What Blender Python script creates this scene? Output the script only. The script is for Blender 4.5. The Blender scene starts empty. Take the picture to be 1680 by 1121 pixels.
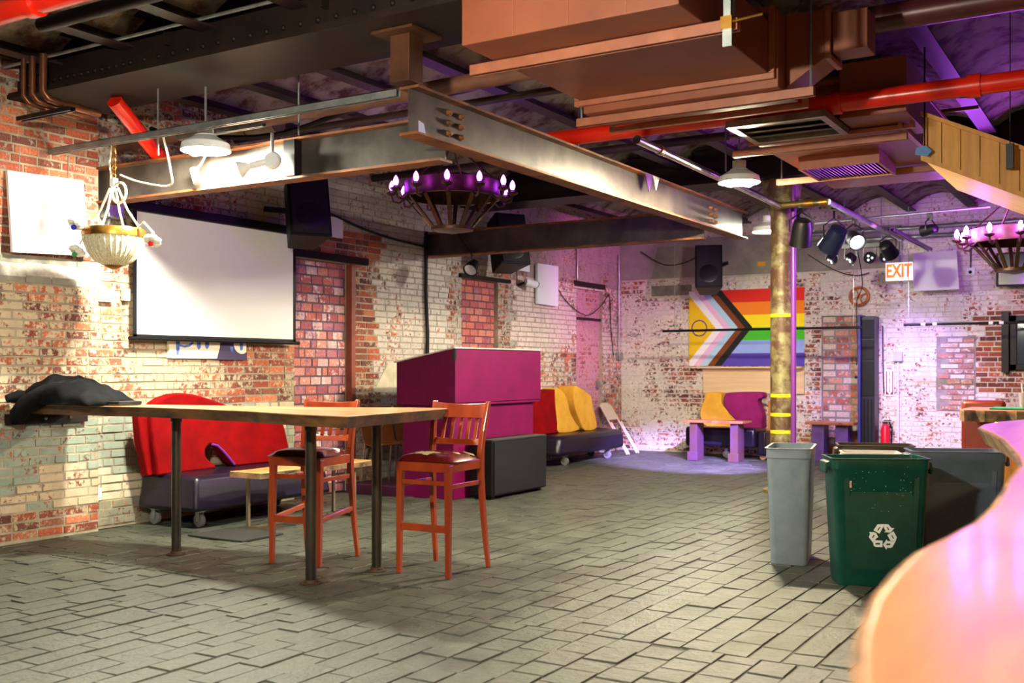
import bpy, bmesh, math, random
from mathutils import Vector, Matrix, noise
R = math.radians
rnd = random.Random(11)
sc = bpy.context.scene
col = sc.collection

# ------------------------------------------------------------------ camera, world, exposure
YAW = R(31.3); FPX = 1727.0; EYE = 1.30
cd = bpy.data.cameras.new('camera'); cam = bpy.data.objects.new('camera', cd); col.objects.link(cam)
cam.location = (0, 0, EYE); cam.rotation_euler = (R(90), 0, YAW)
cd.sensor_width = 36; cd.lens = 36 * FPX / 1680; cd.shift_y = 44.5 / 1680; cd.clip_start = .05
cd.dof.use_dof = True; cd.dof.focus_distance = 7.5; cd.dof.aperture_fstop = 2.8
sc.camera = cam
w = bpy.data.worlds.new('world'); sc.world = w; w.use_nodes = True
w.node_tree.nodes['Background'].inputs[0].default_value = (.80, .86, 1, 1)
w.node_tree.nodes['Background'].inputs[1].default_value = .022
sc.view_settings.view_transform = 'Standard'; sc.view_settings.look = 'None'
sc.view_settings.gamma = 1; sc.view_settings.use_curve_mapping = False
sc.view_settings.exposure = 1.38
LAMP = 1500.0      # radiance of the white flood bulbs
PURPLE = 14.0     # radiance of the violet bulbs between the beams
PURPLE_BAR = 230.0 # radiance of the violet bulbs over the bar

def proj(p):
    xc = p[0]*math.cos(YAW) + p[1]*math.sin(YAW); z = -p[0]*math.sin(YAW) + p[1]*math.cos(YAW)
    if z < .3: return None
    return 840 + xc/z*FPX, 605 - (p[2]-EYE)/z*FPX

# ------------------------------------------------------------------ materials
def lin(c):
    f = lambda x: x/12.92 if x <= .04045 else ((x+.055)/1.055)**2.4
    return (f(c[0]/255), f(c[1]/255), f(c[2]/255), 1)
MATS = {}
def M(name, c, rough=.6, metal=0., c2=None, scale=8., bump=0., stretch=None, coat=0., emit=0., lo=.35, hi=.65, trans=0., detail=5., spec=.5, rough2=None):
    if name in MATS: return MATS[name]
    m = bpy.data.materials.new(name); m.use_nodes = True; nt = m.node_tree; N = nt.nodes; L = nt.links
    b = N['Principled BSDF']
    b.inputs['Base Color'].default_value = lin(c); b.inputs['Roughness'].default_value = rough
    b.inputs['Metallic'].default_value = metal; b.inputs['Coat Weight'].default_value = coat
    b.inputs['Coat Roughness'].default_value = .12; b.inputs['Specular IOR Level'].default_value = spec
    if trans: b.inputs['Transmission Weight'].default_value = trans
    if emit:
        b.inputs['Emission Color'].default_value = lin(c); b.inputs['Emission Strength'].default_value = emit
    if c2 or bump:
        tc = N.new('ShaderNodeTexCoord'); src = tc.outputs['Object']
        if stretch:
            mp = N.new('ShaderNodeMapping'); mp.inputs['Scale'].default_value = stretch
            L.new(src, mp.inputs[0]); src = mp.outputs[0]
        nz = N.new('ShaderNodeTexNoise'); nz.inputs['Scale'].default_value = scale; nz.inputs['Detail'].default_value = detail
        nz.inputs['Roughness'].default_value = .62; L.new(src, nz.inputs['Vector'])
        mr = N.new('ShaderNodeMapRange'); mr.inputs[1].default_value = lo; mr.inputs[2].default_value = hi
        L.new(nz.outputs[0], mr.inputs[0])
        if c2:
            mx = N.new('ShaderNodeMix'); mx.data_type = 'RGBA'
            mx.inputs[6].default_value = lin(c); mx.inputs[7].default_value = lin(c2)
            L.new(mr.outputs[0], mx.inputs[0]); L.new(mx.outputs[2], b.inputs['Base Color'])
        if rough2 is not None:
            r2 = N.new('ShaderNodeMapRange'); r2.inputs[3].default_value = rough; r2.inputs[4].default_value = rough2
            L.new(mr.outputs[0], r2.inputs[0]); L.new(r2.outputs[0], b.inputs['Roughness'])
        if bump:
            bp = N.new('ShaderNodeBump'); bp.inputs['Strength'].default_value = bump; bp.inputs['Distance'].default_value = .01
            L.new(nz.outputs[0], bp.inputs['Height']); L.new(bp.outputs[0], b.inputs['Normal'])
    MATS[name] = m
    return m

def brick_mat(name, rough=.85):
    """Masonry: per-piece colour in attribute Col, per-piece paint colour and coverage in attribute Pnt, flaking by noise."""
    m = bpy.data.materials.new(name); m.use_nodes = True; nt = m.node_tree; N = nt.nodes; L = nt.links
    b = N['Principled BSDF']; b.inputs['Roughness'].default_value = rough; b.inputs['Specular IOR Level'].default_value = .3
    g = N.new('ShaderNodeNewGeometry')
    def nz(s, d=5, r=.65):
        n = N.new('ShaderNodeTexNoise'); n.inputs['Scale'].default_value = s; n.inputs['Detail'].default_value = d
        n.inputs['Roughness'].default_value = r; L.new(g.outputs['Position'], n.inputs['Vector']); return n.outputs[0]
    def ma(op, a, b_, c=None):
        n = N.new('ShaderNodeMath'); n.operation = op
        for i, x in enumerate((a, b_, c)):
            if x is None: continue
            if isinstance(x, (int, float)): n.inputs[i].default_value = x
            else: L.new(x, n.inputs[i])
        return n.outputs[0]
    n1, n2, n3 = nz(23, 6, .72), nz(4.5, 3), nz(70, 4)
    t = ma('ADD', ma('MULTIPLY', n1, .62), ma('MULTIPLY', n2, .38))
    ac = N.new('ShaderNodeAttribute'); ac.attribute_name = 'Col'
    ap = N.new('ShaderNodeAttribute'); ap.attribute_name = 'Pnt'
    thr = ma('MULTIPLY_ADD', ap.outputs['Alpha'], .23, .385)
    mask = ma('MULTIPLY_ADD', ma('SUBTRACT', thr, t), 16, .5)
    cl = N.new('ShaderNodeClamp'); L.new(mask, cl.inputs[0])
    def scale_col(c, lo, hi, n):
        mr = N.new('ShaderNodeMapRange'); mr.inputs[1].default_value = .3; mr.inputs[2].default_value = .7
        mr.inputs[3].default_value = lo; mr.inputs[4].default_value = hi; L.new(n, mr.inputs[0])
        v = N.new('ShaderNodeVectorMath'); v.operation = 'SCALE'; L.new(c, v.inputs[0]); L.new(mr.outputs[0], v.inputs[3])
        return v.outputs[0]
    mx = N.new('ShaderNodeMix'); mx.data_type = 'RGBA'
    L.new(cl.outputs[0], mx.inputs[0]); L.new(scale_col(ac.outputs['Color'], .6, 1.35, n3), mx.inputs[6])
    L.new(scale_col(ap.outputs['Color'], .78, 1.12, n2), mx.inputs[7]); L.new(mx.outputs[2], b.inputs['Base Color'])
    bp = N.new('ShaderNodeBump'); bp.inputs['Strength'].default_value = .5; bp.inputs['Distance'].default_value = .006
    L.new(ma('ADD', ma('MULTIPLY', cl.outputs[0], .35), n1), bp.inputs['Height']); L.new(bp.outputs[0], b.inputs['Normal'])
    return m
BRICK = brick_mat('flaking painted brick')

def floor_mat():
    m = bpy.data.materials.new('painted stone setts'); m.use_nodes = True; nt = m.node_tree; N = nt.nodes; L = nt.links
    b = N['Principled BSDF']; g = N.new('ShaderNodeNewGeometry')
    def nz(s, d, r=.6):
        n = N.new('ShaderNodeTexNoise'); n.inputs['Scale'].default_value = s; n.inputs['Detail'].default_value = d
        n.inputs['Roughness'].default_value = r; L.new(g.outputs['Position'], n.inputs['Vector']); return n.outputs[0]
    a, c = nz(3.2, 5), nz(45, 5, .7)
    mr = N.new('ShaderNodeMapRange'); mr.inputs[1].default_value = .3; mr.inputs[2].default_value = .7; L.new(a, mr.inputs[0])
    mx = N.new('ShaderNodeMix'); mx.data_type = 'RGBA'
    mx.inputs[6].default_value = lin((60, 64, 55)); mx.inputs[7].default_value = lin((84, 87, 75))
    L.new(mr.outputs[0], mx.inputs[0])
    m2 = N.new('ShaderNodeMapRange'); m2.inputs[1].default_value = .35; m2.inputs[2].default_value = .7
    m2.inputs[3].default_value = .75; m2.inputs[4].default_value = 1.15; L.new(c, m2.inputs[0])
    v = N.new('ShaderNodeVectorMath'); v.operation = 'SCALE'; L.new(mx.outputs[2], v.inputs[0]); L.new(m2.outputs[0], v.inputs[3])
    L.new(v.outputs[0], b.inputs['Base Color'])
    rr = N.new('ShaderNodeMapRange'); rr.inputs[1].default_value = .3; rr.inputs[2].default_value = .7
    rr.inputs[3].default_value = .34; rr.inputs[4].default_value = .58; L.new(a, rr.inputs[0]); L.new(rr.outputs[0], b.inputs['Roughness'])
    d = nz(13, 5, .65); ad = N.new('ShaderNodeMath'); ad.operation = 'MULTIPLY_ADD'; ad.inputs[1].default_value = 1.6
    L.new(d, ad.inputs[0]); L.new(c, ad.inputs[2])
    bp = N.new('ShaderNodeBump'); bp.inputs['Strength'].default_value = .55; bp.inputs['Distance'].default_value = .012
    L.new(ad.outputs[0], bp.inputs['Height']); L.new(bp.outputs[0], b.inputs['Normal'])
    return m
SETT = floor_mat()

GIRDER = M('brown painted girder', (38, 26, 21), .55, 0., c2=(24, 17, 15), scale=3, bump=.25, spec=.2)
STEEL = M('mill scale steel', (96, 88, 80), .42, .35, c2=(54, 48, 44), scale=2.2, bump=.15)
RUST = M('rusty flange', (150, 88, 42), .65, .25, c2=(84, 56, 38), scale=5, bump=.3)
DARKJ = M('maroon painted joist', (48, 26, 28), .55, .1, c2=(28, 18, 20), scale=4, bump=.2)
DUCT = M('terracotta painted sheet metal', (142, 74, 44), .5, 0., c2=(126, 62, 35), scale=2.5, bump=.04)
DUCTL = M('terracotta painted angle iron', (172, 104, 74), .45, .05, c2=(150, 86, 60), scale=6, bump=.1)
REDP = M('red sprinkler paint', (232, 38, 14), .28, 0., c2=(208, 30, 10), scale=4)
GALV = M('galvanised steel', (176, 180, 180), .35, .7, c2=(140, 145, 146), scale=9)
CHROME = M('bright steel pipe', (190, 185, 180), .2, .9, c2=(140, 134, 128), scale=6)
COPPER = M('old copper', (132, 74, 44), .4, .6, c2=(92, 54, 38), scale=6)
BRASS = M('brass', (176, 128, 52), .32, .8, c2=(140, 98, 40), scale=14)
BLACK = M('black plastic', (9, 9, 10), .5, spec=.25)
BLACKM = M('black metal', (14, 13, 16), .38, .2)
WHITE = M('white board', (236, 236, 240), .7)
SCREEN = M('white screen fabric', (240, 240, 242), .8)
STOOLW = M('orange stained wood', (166, 66, 22), .28, 0, c2=(128, 44, 16), scale=6, stretch=(1, 1, .15), coat=.5)
VINYL = M('oxblood vinyl', (98, 20, 20), .25, 0, c2=(76, 12, 14), scale=5, coat=.4)
SLAB = M('live edge top', (214, 172, 124), .3, 0, c2=(176, 124, 78), scale=3, stretch=(.5, 4, 4), coat=.4)
SLABB = M('live edge side', (112, 72, 38), .5, 0, c2=(34, 26, 22), scale=4, stretch=(1, 2, 3), bump=.6)
BARTOP = M('bar slab', (206, 138, 78), .36, 0, c2=(176, 106, 56), scale=3, stretch=(4, .6, 4), coat=.12)
BARK = M('dark bark edge', (66, 50, 36), .7, 0, c2=(170, 130, 90), scale=9, bump=.8)
REDV = M('red velvet', (140, 2, 6), .8, 0, c2=(118, 0, 4), scale=6, spec=.12)
YELV = M('mustard upholstery', (230, 176, 66), .75, 0, c2=(214, 156, 50), scale=5, spec=.15)
MAGV = M('magenta velvet', (150, 36, 108), .8, 0, c2=(128, 24, 90), scale=5, spec=.15)
NAVY = M('dark plum vinyl', (30, 20, 38), .34, 0, c2=(22, 15, 30), scale=4, spec=.35)
PLUM = M('plum painted plywood', (112, 2, 70), .6, 0, c2=(98, 0, 60), scale=3, bump=.05, spec=.2)
BOOTHTOP = M('scuffed white laminate', (216, 206, 200), .5, c2=(180, 168, 160), scale=8)
PLY = M('pale plywood', (232, 204, 162), .55, 0, c2=(218, 184, 138), scale=3, stretch=(.4, 4, 6))
PLYO = M('orange plywood', (214, 140, 70), .5, 0, c2=(190, 116, 52), scale=3, stretch=(.4, 4, 6))
PINE = M('yellow pine board', (214, 150, 48), .5, 0, c2=(186, 122, 34), scale=3, stretch=(6, 6, .6), bump=.1)
CREAM = M('cream plastic', (214, 206, 180), .5)
BULB = M('white bulb', (255, 250, 228), .3, emit=LAMP)
TABLEBULB = M('hot white bulb', (255, 250, 228), .3, emit=LAMP*.85)
DUCTBULB = M('yellowish bulb', (255, 240, 200), .3, emit=LAMP*1.25)
WARMFILL = M('warm bulb', (255, 214, 150), .3, emit=LAMP*.35)
DIMBULB = M('dimmer white bulb', (255, 250, 228), .3, emit=LAMP*.7)
VIOLET = M('violet bulb', (176, 60, 255), .3, emit=PURPLE)
VIOLETB = M('bright violet bulb', (190, 80, 255), .3, emit=PURPLE_BAR)
IRON = M('bronze ironwork', (92, 62, 40), .42, .6, c2=(60, 40, 28), scale=12, bump=.2)
GREENB = M('green bin plastic', (4, 72, 60), .35, 0, c2=(3, 60, 50), scale=10)
GREYB = M('slate bin plastic', (92, 104, 120), .42, 0, c2=(82, 94, 108), scale=8)
LGREYB = M('pale grey bin plastic', (138, 150, 160), .42, 0, c2=(124, 136, 148), scale=8)
BROWNB = M('brown bin plastic', (62, 46, 28), .45)
BEIGEB = M('beige bin plastic', (206, 200, 190), .45)
MORTAR = M('lime mortar', (178, 164, 140), .9, 0, c2=(138, 130, 112), scale=6, bump=.5)
CONC = M('patched concrete', (172, 164, 150), .85, 0, c2=(134, 130, 120), scale=2.2, bump=.2)
RUBBER = M('grey caster rubber', (120, 120, 124), .5)
YTAPE = M('yellow tape', (240, 216, 20), .5)

# ------------------------------------------------------------------ mesh builder
class MB:
    def __init__(s): s.v = []; s.f = []
    def add(s, vs, fs):
        k = len(s.v); s.v += [Vector(p) for p in vs]; s.f += [tuple(i+k for i in f) for f in fs]; return s
    def box(s, x0, x1, y0, y1, z0, z1):
        return s.add([(x0,y0,z0),(x1,y0,z0),(x1,y1,z0),(x0,y1,z0),(x0,y0,z1),(x1,y0,z1),(x1,y1,z1),(x0,y1,z1)],
                     [(3,2,1,0),(4,5,6,7),(0,1,5,4),(1,2,6,5),(2,3,7,6),(3,0,4,7)])
    def obox(s, c, sz, rot=(0,0,0)):
        m = Matrix.Translation(c) @ (Matrix.Rotation(rot[2],4,'Z') @ Matrix.Rotation(rot[1],4,'Y') @ Matrix.Rotation(rot[0],4,'X'))
        a, b, d = sz[0]/2, sz[1]/2, sz[2]/2; k = len(s.v); s.box(-a,a,-b,b,-d,d)
        for i in range(k, len(s.v)): s.v[i] = m @ s.v[i]
        return s
    def bar(s, p0, p1, wd, h, up=(0,0,1), w1=None, h1=None):
        p0, p1 = Vector(p0), Vector(p1); d = (p1-p0).normalized(); up = Vector(up)
        if abs(d.dot(up)) > .98: up = Vector((0,1,0))
        sd = d.cross(up).normalized(); u = sd.cross(d); vs = []
        for p, a, b in ((p0, wd, h), (p1, w1 or wd, h1 or h)):
            for i, j in ((-1,-1),(1,-1),(1,1),(-1,1)): vs.append(p + sd*(i*a/2) + u*(j*b/2))
        return s.add(vs, [(3,2,1,0),(4,5,6,7),(0,1,5,4),(1,2,6,5),(2,3,7,6),(3,0,4,7)])
    def tube(s, pts, r, n=8, rs=None):
        P = [Vector(p) for p in pts]; k = len(P); vs = []; fs = []; ref = None
        for i, p in enumerate(P):
            d = ((P[min(i+1,k-1)]-p).normalized() + (p-P[max(i-1,0)]).normalized()).normalized()
            if ref is None: ref = Vector((0,0,1)) if abs(d.z) < .9 else Vector((1,0,0))
            a = d.cross(ref).normalized(); b = a.cross(d); ref = b
            q = rs[i] if rs else r
            for j in range(n):
                t = 2*math.pi*j/n; vs.append(p + a*math.cos(t)*q + b*math.sin(t)*q)
        for i in range(k-1):
            for j in range(n): fs.append((i*n+j, i*n+(j+1)%n, (i+1)*n+(j+1)%n, (i+1)*n+j))
        fs.append(tuple(range(n-1,-1,-1))); fs.append(tuple((k-1)*n+j for j in range(n)))
        return s.add(vs, fs)
    def lathe(s, prof, c=(0,0,0), n=20, mat=None, closed=False):
        m = Matrix.Translation(c) @ (mat.to_4x4() if mat else Matrix.Identity(4)); vs = []; fs = []; k = len(prof)
        for r, z in prof:
            for j in range(n):
                t = 2*math.pi*j/n; vs.append(m @ Vector((r*math.cos(t), r*math.sin(t), z)))
        for i in range(k-1 + (1 if closed else 0)):
            for j in range(n):
                fs.append((i*n+j, i*n+(j+1)%n, ((i+1)%k)*n+(j+1)%n, ((i+1)%k)*n+j))
        if not closed:
            fs.append(tuple(range(n-1,-1,-1))); fs.append(tuple((k-1)*n+j for j in range(n)))
        return s.add(vs, fs)
    def prism(s, poly, fn, d0, d1):
        n = len(poly); vs = [fn(a,b,d0) for a,b in poly] + [fn(a,b,d1) for a,b in poly]
        return s.add(vs, [tuple(range(n-1,-1,-1)), tuple(range(n,2*n))] + [(i,(i+1)%n,n+(i+1)%n,n+i) for i in range(n)])
    def ball(s, c, r, n=12, m=8, sc_=(1,1,1)):
        pr = [(max(r*math.sin(math.pi*i/m),1e-4), -r*math.cos(math.pi*i/m)) for i in range(m+1)]
        return s.lathe(pr, c, n, Matrix.Diagonal(sc_))
SHIFT = {}
def finish(me, smooth, mat):
    me.materials.append(mat)
    bm = bmesh.new(); bm.from_mesh(me); bmesh.ops.recalc_face_normals(bm, faces=bm.faces[:]); bm.to_mesh(me); bm.free()
    if smooth:
        me.polygons.foreach_set('use_smooth', [True]*len(me.polygons)); me.set_sharp_from_angle(angle=R(38))
    me.update()
def build(mb, name, mat, parent=None, smooth=False, bevel=0., label=None, loc=None, sub=0):
    me = bpy.data.meshes.new(name)
    if parent is not None: sh = SHIFT[parent]
    else:
        xs = [p.x for p in mb.v]; ys = [p.y for p in mb.v]
        sh = Vector(loc) if loc else Vector(((min(xs)+max(xs))/2, (min(ys)+max(ys))/2, min(p.z for p in mb.v)))
    me.from_pydata([tuple(p - sh) for p in mb.v], [], mb.f); finish(me, smooth, mat)
    o = bpy.data.objects.new(name, me); col.objects.link(o)
    if parent is not None: o.parent = parent
    else: o.location = sh
    SHIFT[o] = sh
    if bevel:
        bv = o.modifiers.new('bevel', 'BEVEL'); bv.width = bevel; bv.segments = 2; bv.limit_method = 'ANGLE'; bv.angle_limit = R(40)
    if sub:
        sd = o.modifiers.new('subdivision', 'SUBSURF'); sd.levels = sub; sd.render_levels = sub
    if label: o['label'] = label
    return o
def tag(o, label, cat, group=None):
    o['label'] = label; o['category'] = cat
    if group: o['group'] = group
    return o
def thing(name, label, cat, loc, rz=0, group=None, local=False):
    """An Empty at the thing's base; parts are authored in world space, or in the thing's own space when local."""
    o = bpy.data.objects.new(name, None); col.objects.link(o); o.location = loc; o.rotation_euler = (0,0,rz)
    o.empty_display_size = .1; SHIFT[o] = Vector((0,0,0)) if local else Vector(loc)
    return tag(o, label, cat, group)
def copy_tree(o, parent=None):
    c = o.copy(); col.objects.link(c); SHIFT[c] = SHIFT[o]
    if parent is not None: c.parent = parent
    for ch in list(o.children): copy_tree(ch, c)
    return c
def struct(o): o['kind'] = 'structure'; return o
def glow(name, kind, parent, loc, energy, color, **kw):
    l = bpy.data.lights.new(name, kind); l.energy = energy; l.color = color
    o = bpy.data.objects.new(name, l); col.objects.link(o); o.location = Vector(loc) - SHIFT[parent]; o.parent = parent
    for k, v in kw.items(): setattr(l, k, v)
    return o
def aim(o, frm, to): o.rotation_euler = (Vector(to)-Vector(frm)).to_track_quat('-Z', 'Y').to_euler()
def arc(c, r, a0, a1, n, plane='xz'):
    out = []
    for i in range(n+1):
        t = a0 + (a1-a0)*i/n; p, q = r*math.cos(t), r*math.sin(t)
        out.append({'xz': (c[0]+p, c[1], c[2]+q), 'yz': (c[0], c[1]+p, c[2]+q), 'xy': (c[0]+p, c[1]+q, c[2])}[plane])
    return out
XZ = lambda y: (lambda a, b, d: (a, y+d, b))      # outline in X,Z extruded along Y
YZ = lambda x: (lambda a, b, d: (x+d, a, b))      # outline in Y,Z extruded along X
XY = lambda z: (lambda a, b, d: (a, b, z+d))      # outline in X,Y extruded along Z
def text_mesh(body, size, name, mat, parent, mtx, ext=.002, align='CENTER'):
    cu = bpy.data.curves.new(name, 'FONT'); cu.body = body; cu.size = size; cu.extrude = ext; cu.offset = size*.03; cu.align_x = align; cu.align_y = 'CENTER'
    tmp = bpy.data.objects.new('tmp', cu); col.objects.link(tmp); me = bpy.data.meshes.new_from_object(tmp)
    bpy.data.objects.remove(tmp); bpy.data.curves.remove(cu)
    me.transform(Matrix.Translation(-SHIFT[parent]) @ mtx); me.materials.clear(); me.materials.append(mat); me.name = name
    o = bpy.data.objects.new(name, me); col.objects.link(o); o.parent = parent; SHIFT[o] = SHIFT[parent]
    return o

# ------------------------------------------------------------------ masonry
def pieces_to_objects(pieces, parent, name, rest, mat, keep=300, hide=()):
    """pieces: (verts, faces, col, pnt, key). The ones that show largest become objects, the others one joined part."""
    def area(p):
        if any(a0 < p[4][0] < a1 and z0 < p[4][1] < z1 for a0, a1, z0, z1 in hide): return 0
        q = [proj(v) for v in p[0]]
        if any(x is None for x in q): return 0
        xs = [x[0] for x in q]; ys = [x[1] for x in q]
        cx, cy = sum(xs)/len(xs), sum(ys)/len(ys)
        if not (0 < cx < 1680 and 0 < cy < 1121): return 0
        return (max(xs)-min(xs)) * (max(ys)-min(ys))
    order = sorted(pieces, key=area, reverse=True)
    sh = SHIFT[parent]
    def mesh(nm, ps):
        vs = []; fs = []; c1 = []; c2 = []
        for p in ps:
            k = len(vs); vs += [tuple(Vector(v)-sh) for v in p[0]]; fs += [tuple(i+k for i in f) for f in p[1]]
            c1 += [p[2]]*len(p[0]); c2 += [p[3]]*len(p[0])
        me = bpy.data.meshes.new(nm); me.from_pydata(vs, [], fs)
        for an, cs in (('Col', c1), ('Pnt', c2)):
            if cs[0] is None: continue
            at = me.attributes.new(an, 'FLOAT_COLOR', 'POINT'); at.data.foreach_set('color', [x for c in cs for x in c])
        me.materials.append(mat); me.update(); return me
    for p in order[:keep]:
        o = bpy.data.objects.new(name, mesh(name, [p])); col.objects.link(o); o.parent = parent
    if order[keep:]:
        o = bpy.data.objects.new(rest, mesh(rest, order[keep:])); col.objects.link(o); o.parent = parent; o['kind'] = 'stuff'

BF = [(0,1,2,3),(0,4,5,1),(1,5,6,2),(2,6,7,3),(3,7,4,0)]
def brick_piece(axis, plane, sgn, a0, a1, z0, z1, proud, ch=.004, back=.02):
    """A brick whose chamfered face looks along sgn on the given axis."""
    f = plane + sgn*proud; b = plane - sgn*back
    fr = [(a0+ch,z0+ch),(a1-ch,z0+ch),(a1-ch,z1-ch),(a0+ch,z1-ch)]; bk = [(a0,z0),(a1,z0),(a1,z1),(a0,z1)]
    mk = (lambda d, a, z: (d, a, z)) if axis == 'x' else (lambda d, a, z: (a, d, z))
    vs = [mk(f,a,z) for a,z in fr] + [mk(b,a,z) for a,z in bk]
    flip = (axis == 'x') == (sgn > 0)
    return vs, (BF if flip else [tuple(reversed(q)) for q in BF])
def courses(axis, plane, sgn, a_lo, a_hi, z_lo, z_hi, colour, skip=(), L=.212, H=.0685, J=.009, rough=.005, header=.12):
    out = []; k = 0; z = z_lo
    while z < z_hi - .02:
        z1 = min(z+H, z_hi); a = a_lo - (L/2 if k % 2 else 0) - rnd.uniform(0, .03)
        while a < a_hi:
            l = L/2 if rnd.random() < header else L*rnd.uniform(.96, 1.04)
            iv = [(max(a, a_lo)+J/2, min(a+l, a_hi)-J/2)]
            for s0, s1, t0, t1 in skip:
                if t0 < (z+z1)/2 < t1:
                    nx = []
                    for p, q in iv:
                        if q <= s0 or p >= s1: nx.append((p, q)); continue
                        if p < s0: nx.append((p, s0))
                        if q > s1: nx.append((s1, q))
                    iv = nx
            for p, q in iv:
                if q-p > .03:
                    vs, fs = brick_piece(axis, plane, sgn, p, q, z+J/2, z1-J/2, .006+rnd.uniform(-rough, rough))
                    c, pn = colour((p+q)/2, (z+z1)/2)
                    out.append((vs, fs, c, pn, ((p+q)/2, (z+z1)/2)))
            a += l
        z += H; k += 1
    return out
def vn(a, b, s, o=0): return noise.noise(Vector((a*s+o, b*s-o*.7, o*1.3)))
REDS = [(170,88,62),(156,78,58),(184,102,72),(140,74,58),(124,70,58),(192,114,82),(110,66,56),(150,96,78)]
def red(k=1.):
    c = lin(rnd.choice(REDS)); q = k*rnd.uniform(.8, 1.2); return (c[0]*q, c[1]*q, c[2]*q, 1)
def pnt(c, a):
    q = lin(c); return (q[0], q[1], q[2], max(0., min(1., a)))

def left_colour(y, z):
    n = vn(y, z, .9, 3); n2 = vn(y, z, 2.4, 8)
    if y < 5.48:                                           # pilaster beside the table
        if z > 2.12: return red(1.05), pnt((176,168,146), .34+.3*n)
        if z > 1.92: return red(.8), pnt((150,150,136) if n2 < 0 else (226,220,206), .95)
        if z > 1.0: return red(1.05), pnt((204,190,160), .62+.5*n)
        if z > .2: return red(.9), pnt((150,162,146) if n2 > -.12 else (206,186,156), .80+.4*n)
        return red(.9), pnt((190,170,140), .3)
    if y < 7.8:
        if z > 2.4: return red(.75), pnt((190,182,170), .55+.5*n)
        if z > .95: return red(1.1), pnt((206,190,160), .50+.6*n)
        if z > .2: return red(1.05), pnt((168,178,160) if n2 > 0 else (224,208,180), .84+.4*n)
        return red(.7), pnt((150,146,126), .7)
    if y < 9.25 and 2.47 < z < 2.78: return red(1.0), pnt((190,180,165), .05)
    if z > 2.55: return red(.7), pnt((186,180,166) if y < 12 else (178,150,150), .74+.5*n)  # past the second doorway the violet wash is put into the paint
    if y < 9.1: return red(.85), pnt((186,176,154), .36+.5*n)
    if y < 10.5: return red(.9), pnt((206,200,190) if z > 1.25 else (176,176,166), .86+.3*n)
    if y < 12.0: return red(.8), pnt((186,180,170), .5+.5*n)
    if z > 1.5: return red(.95), pnt((222,202,194), .74+.5*n)  # pinkish paint holds the violet light falling on this end
    return red(1.05), pnt((226,214,198), .44+.5*n)
def back_colour(x, z):
    n = vn(x, z, 1.1, 21); n2 = vn(x, z, 2.6, 5)
    if x > -2.0 and 1.0 < z < 2.05: return red(1.), pnt((226,212,206), .16+.3*n)
    if x > -1.7: return red(.9), pnt((220,196,196), .6)
    if x < -5.6 and z < .95: return red(.85), pnt((226,216,196), .55+.7*n)
    if x < -4.3 and z < .7: return red(.85), pnt((226,216,196), .6+.5*n)
    if x > -3.1: return red(.95), pnt((236,228,226), .80+.4*n)
    if -4.35 < x < -4.05 and z < 1.9: return red(.95), pnt((232,224,220), .55+.5*n)
    return red(.8), pnt((230,222,206), .70+.45*n+.2*n2)

WL, WB, TOP = -7.28, 15.35, 3.80
D1 = (7.81, 8.66, 0, 2.41); D2 = (10.77, 11.62, 0, 2.42); D3 = (13.80, 14.66, 0, 2.52); D4 = (-4.09, -3.54, 0, 2.06)
# left wall: mortar body with openings, then bricks
def wall_body(axis, plane, depth, a_lo, a_hi, openings, name, mat):
    mb = MB(); cuts = sorted(openings); a = a_lo
    def slab(p, q, z0, z1):
        if axis == 'x': mb.box(plane-depth, plane, p, q, z0, z1)
        else: mb.box(p, q, plane, plane+depth, z0, z1)
    for s0, s1, t0, t1 in cuts:
        slab(a, s0, 0, TOP)
        if t0 > 0: slab(s0, s1, 0, t0)
        slab(s0, s1, t1, TOP); a = s1
    slab(a, a_hi, 0, TOP)
    return struct(build(mb, name, mat, loc=(plane, a_lo, 0) if axis == 'x' else (a_lo, plane, 0)))
wl = wall_body('x', WL, .45, 4.0, WB+.3, [D1, D2, D3], 'wall_left', MORTAR)
wl_bricks = courses('x', WL, 1, 5.47, WB-.002, .02, TOP, left_colour, [D1, D2, D3, (7.76, 8.9, 2.41, 2.49), (10.7, 11.86, 2.42, 2.475)])
pil = MB().box(WL+.002, WL+.085, 4.0, 5.47, 0, TOP)
po = build(pil, 'pilaster', MORTAR, wl)
wl_bricks += courses('x', WL+.085, 1, 4.0, 5.472, .02, TOP, left_colour, [(4.0, 5.47, 1.98, 2.10)])
pieces_to_objects(wl_bricks, wl, 'brick', 'brickwork', BRICK, 300, hide=[(5.85, 7.7, 1.52, 2.62), (5.9, 7.3, .1, 1.0), (4.6, 5.3, 2.2, 2.75), (8.6, 9.6, 0, 1.3)])
# grey render band across the pilaster, plaster patches
build(MB().box(WL+.08, WL+.093, 4.0, 5.471, 1.985, 2.095), 'render_band', M('smeared render', (150,150,140), .9, c2=(232,226,214), scale=5, bump=.3), wl)
build(MB().prism([(9.42,.0),(10.1,.0),(10.1,.95),(9.95,1.12),(9.5,1.02),(9.40,.7)], YZ(WL+.006), 0, .008), 'plaster_patch', M('grey plaster', (176,176,166), .9, c2=(140,146,132), scale=5, bump=.2), wl)
build(MB().prism([(9.05,1.05),(10.4,.98),(10.45,1.3),(9.9,1.42),(9.3,1.36)], YZ(WL+.005), 0, .007), 'plaster_patch', M('cream plaster', (214,204,180), .9, c2=(190,180,158), scale=6, bump=.2), wl)
build(MB().box(WL-.02, WL+.045, 7.74, 8.92, 2.415, 2.488), 'lintel', GIRDER, wl)
build(MB().box(WL-.02, WL+.05, 10.7, 11.87, 2.425, 2.472), 'lintel', GIRDER, wl)
build(MB().box(WL-.05, WL+.02, 13.72, 14.74, 2.52, 2.60), 'lintel', DARKJ, wl)

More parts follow.
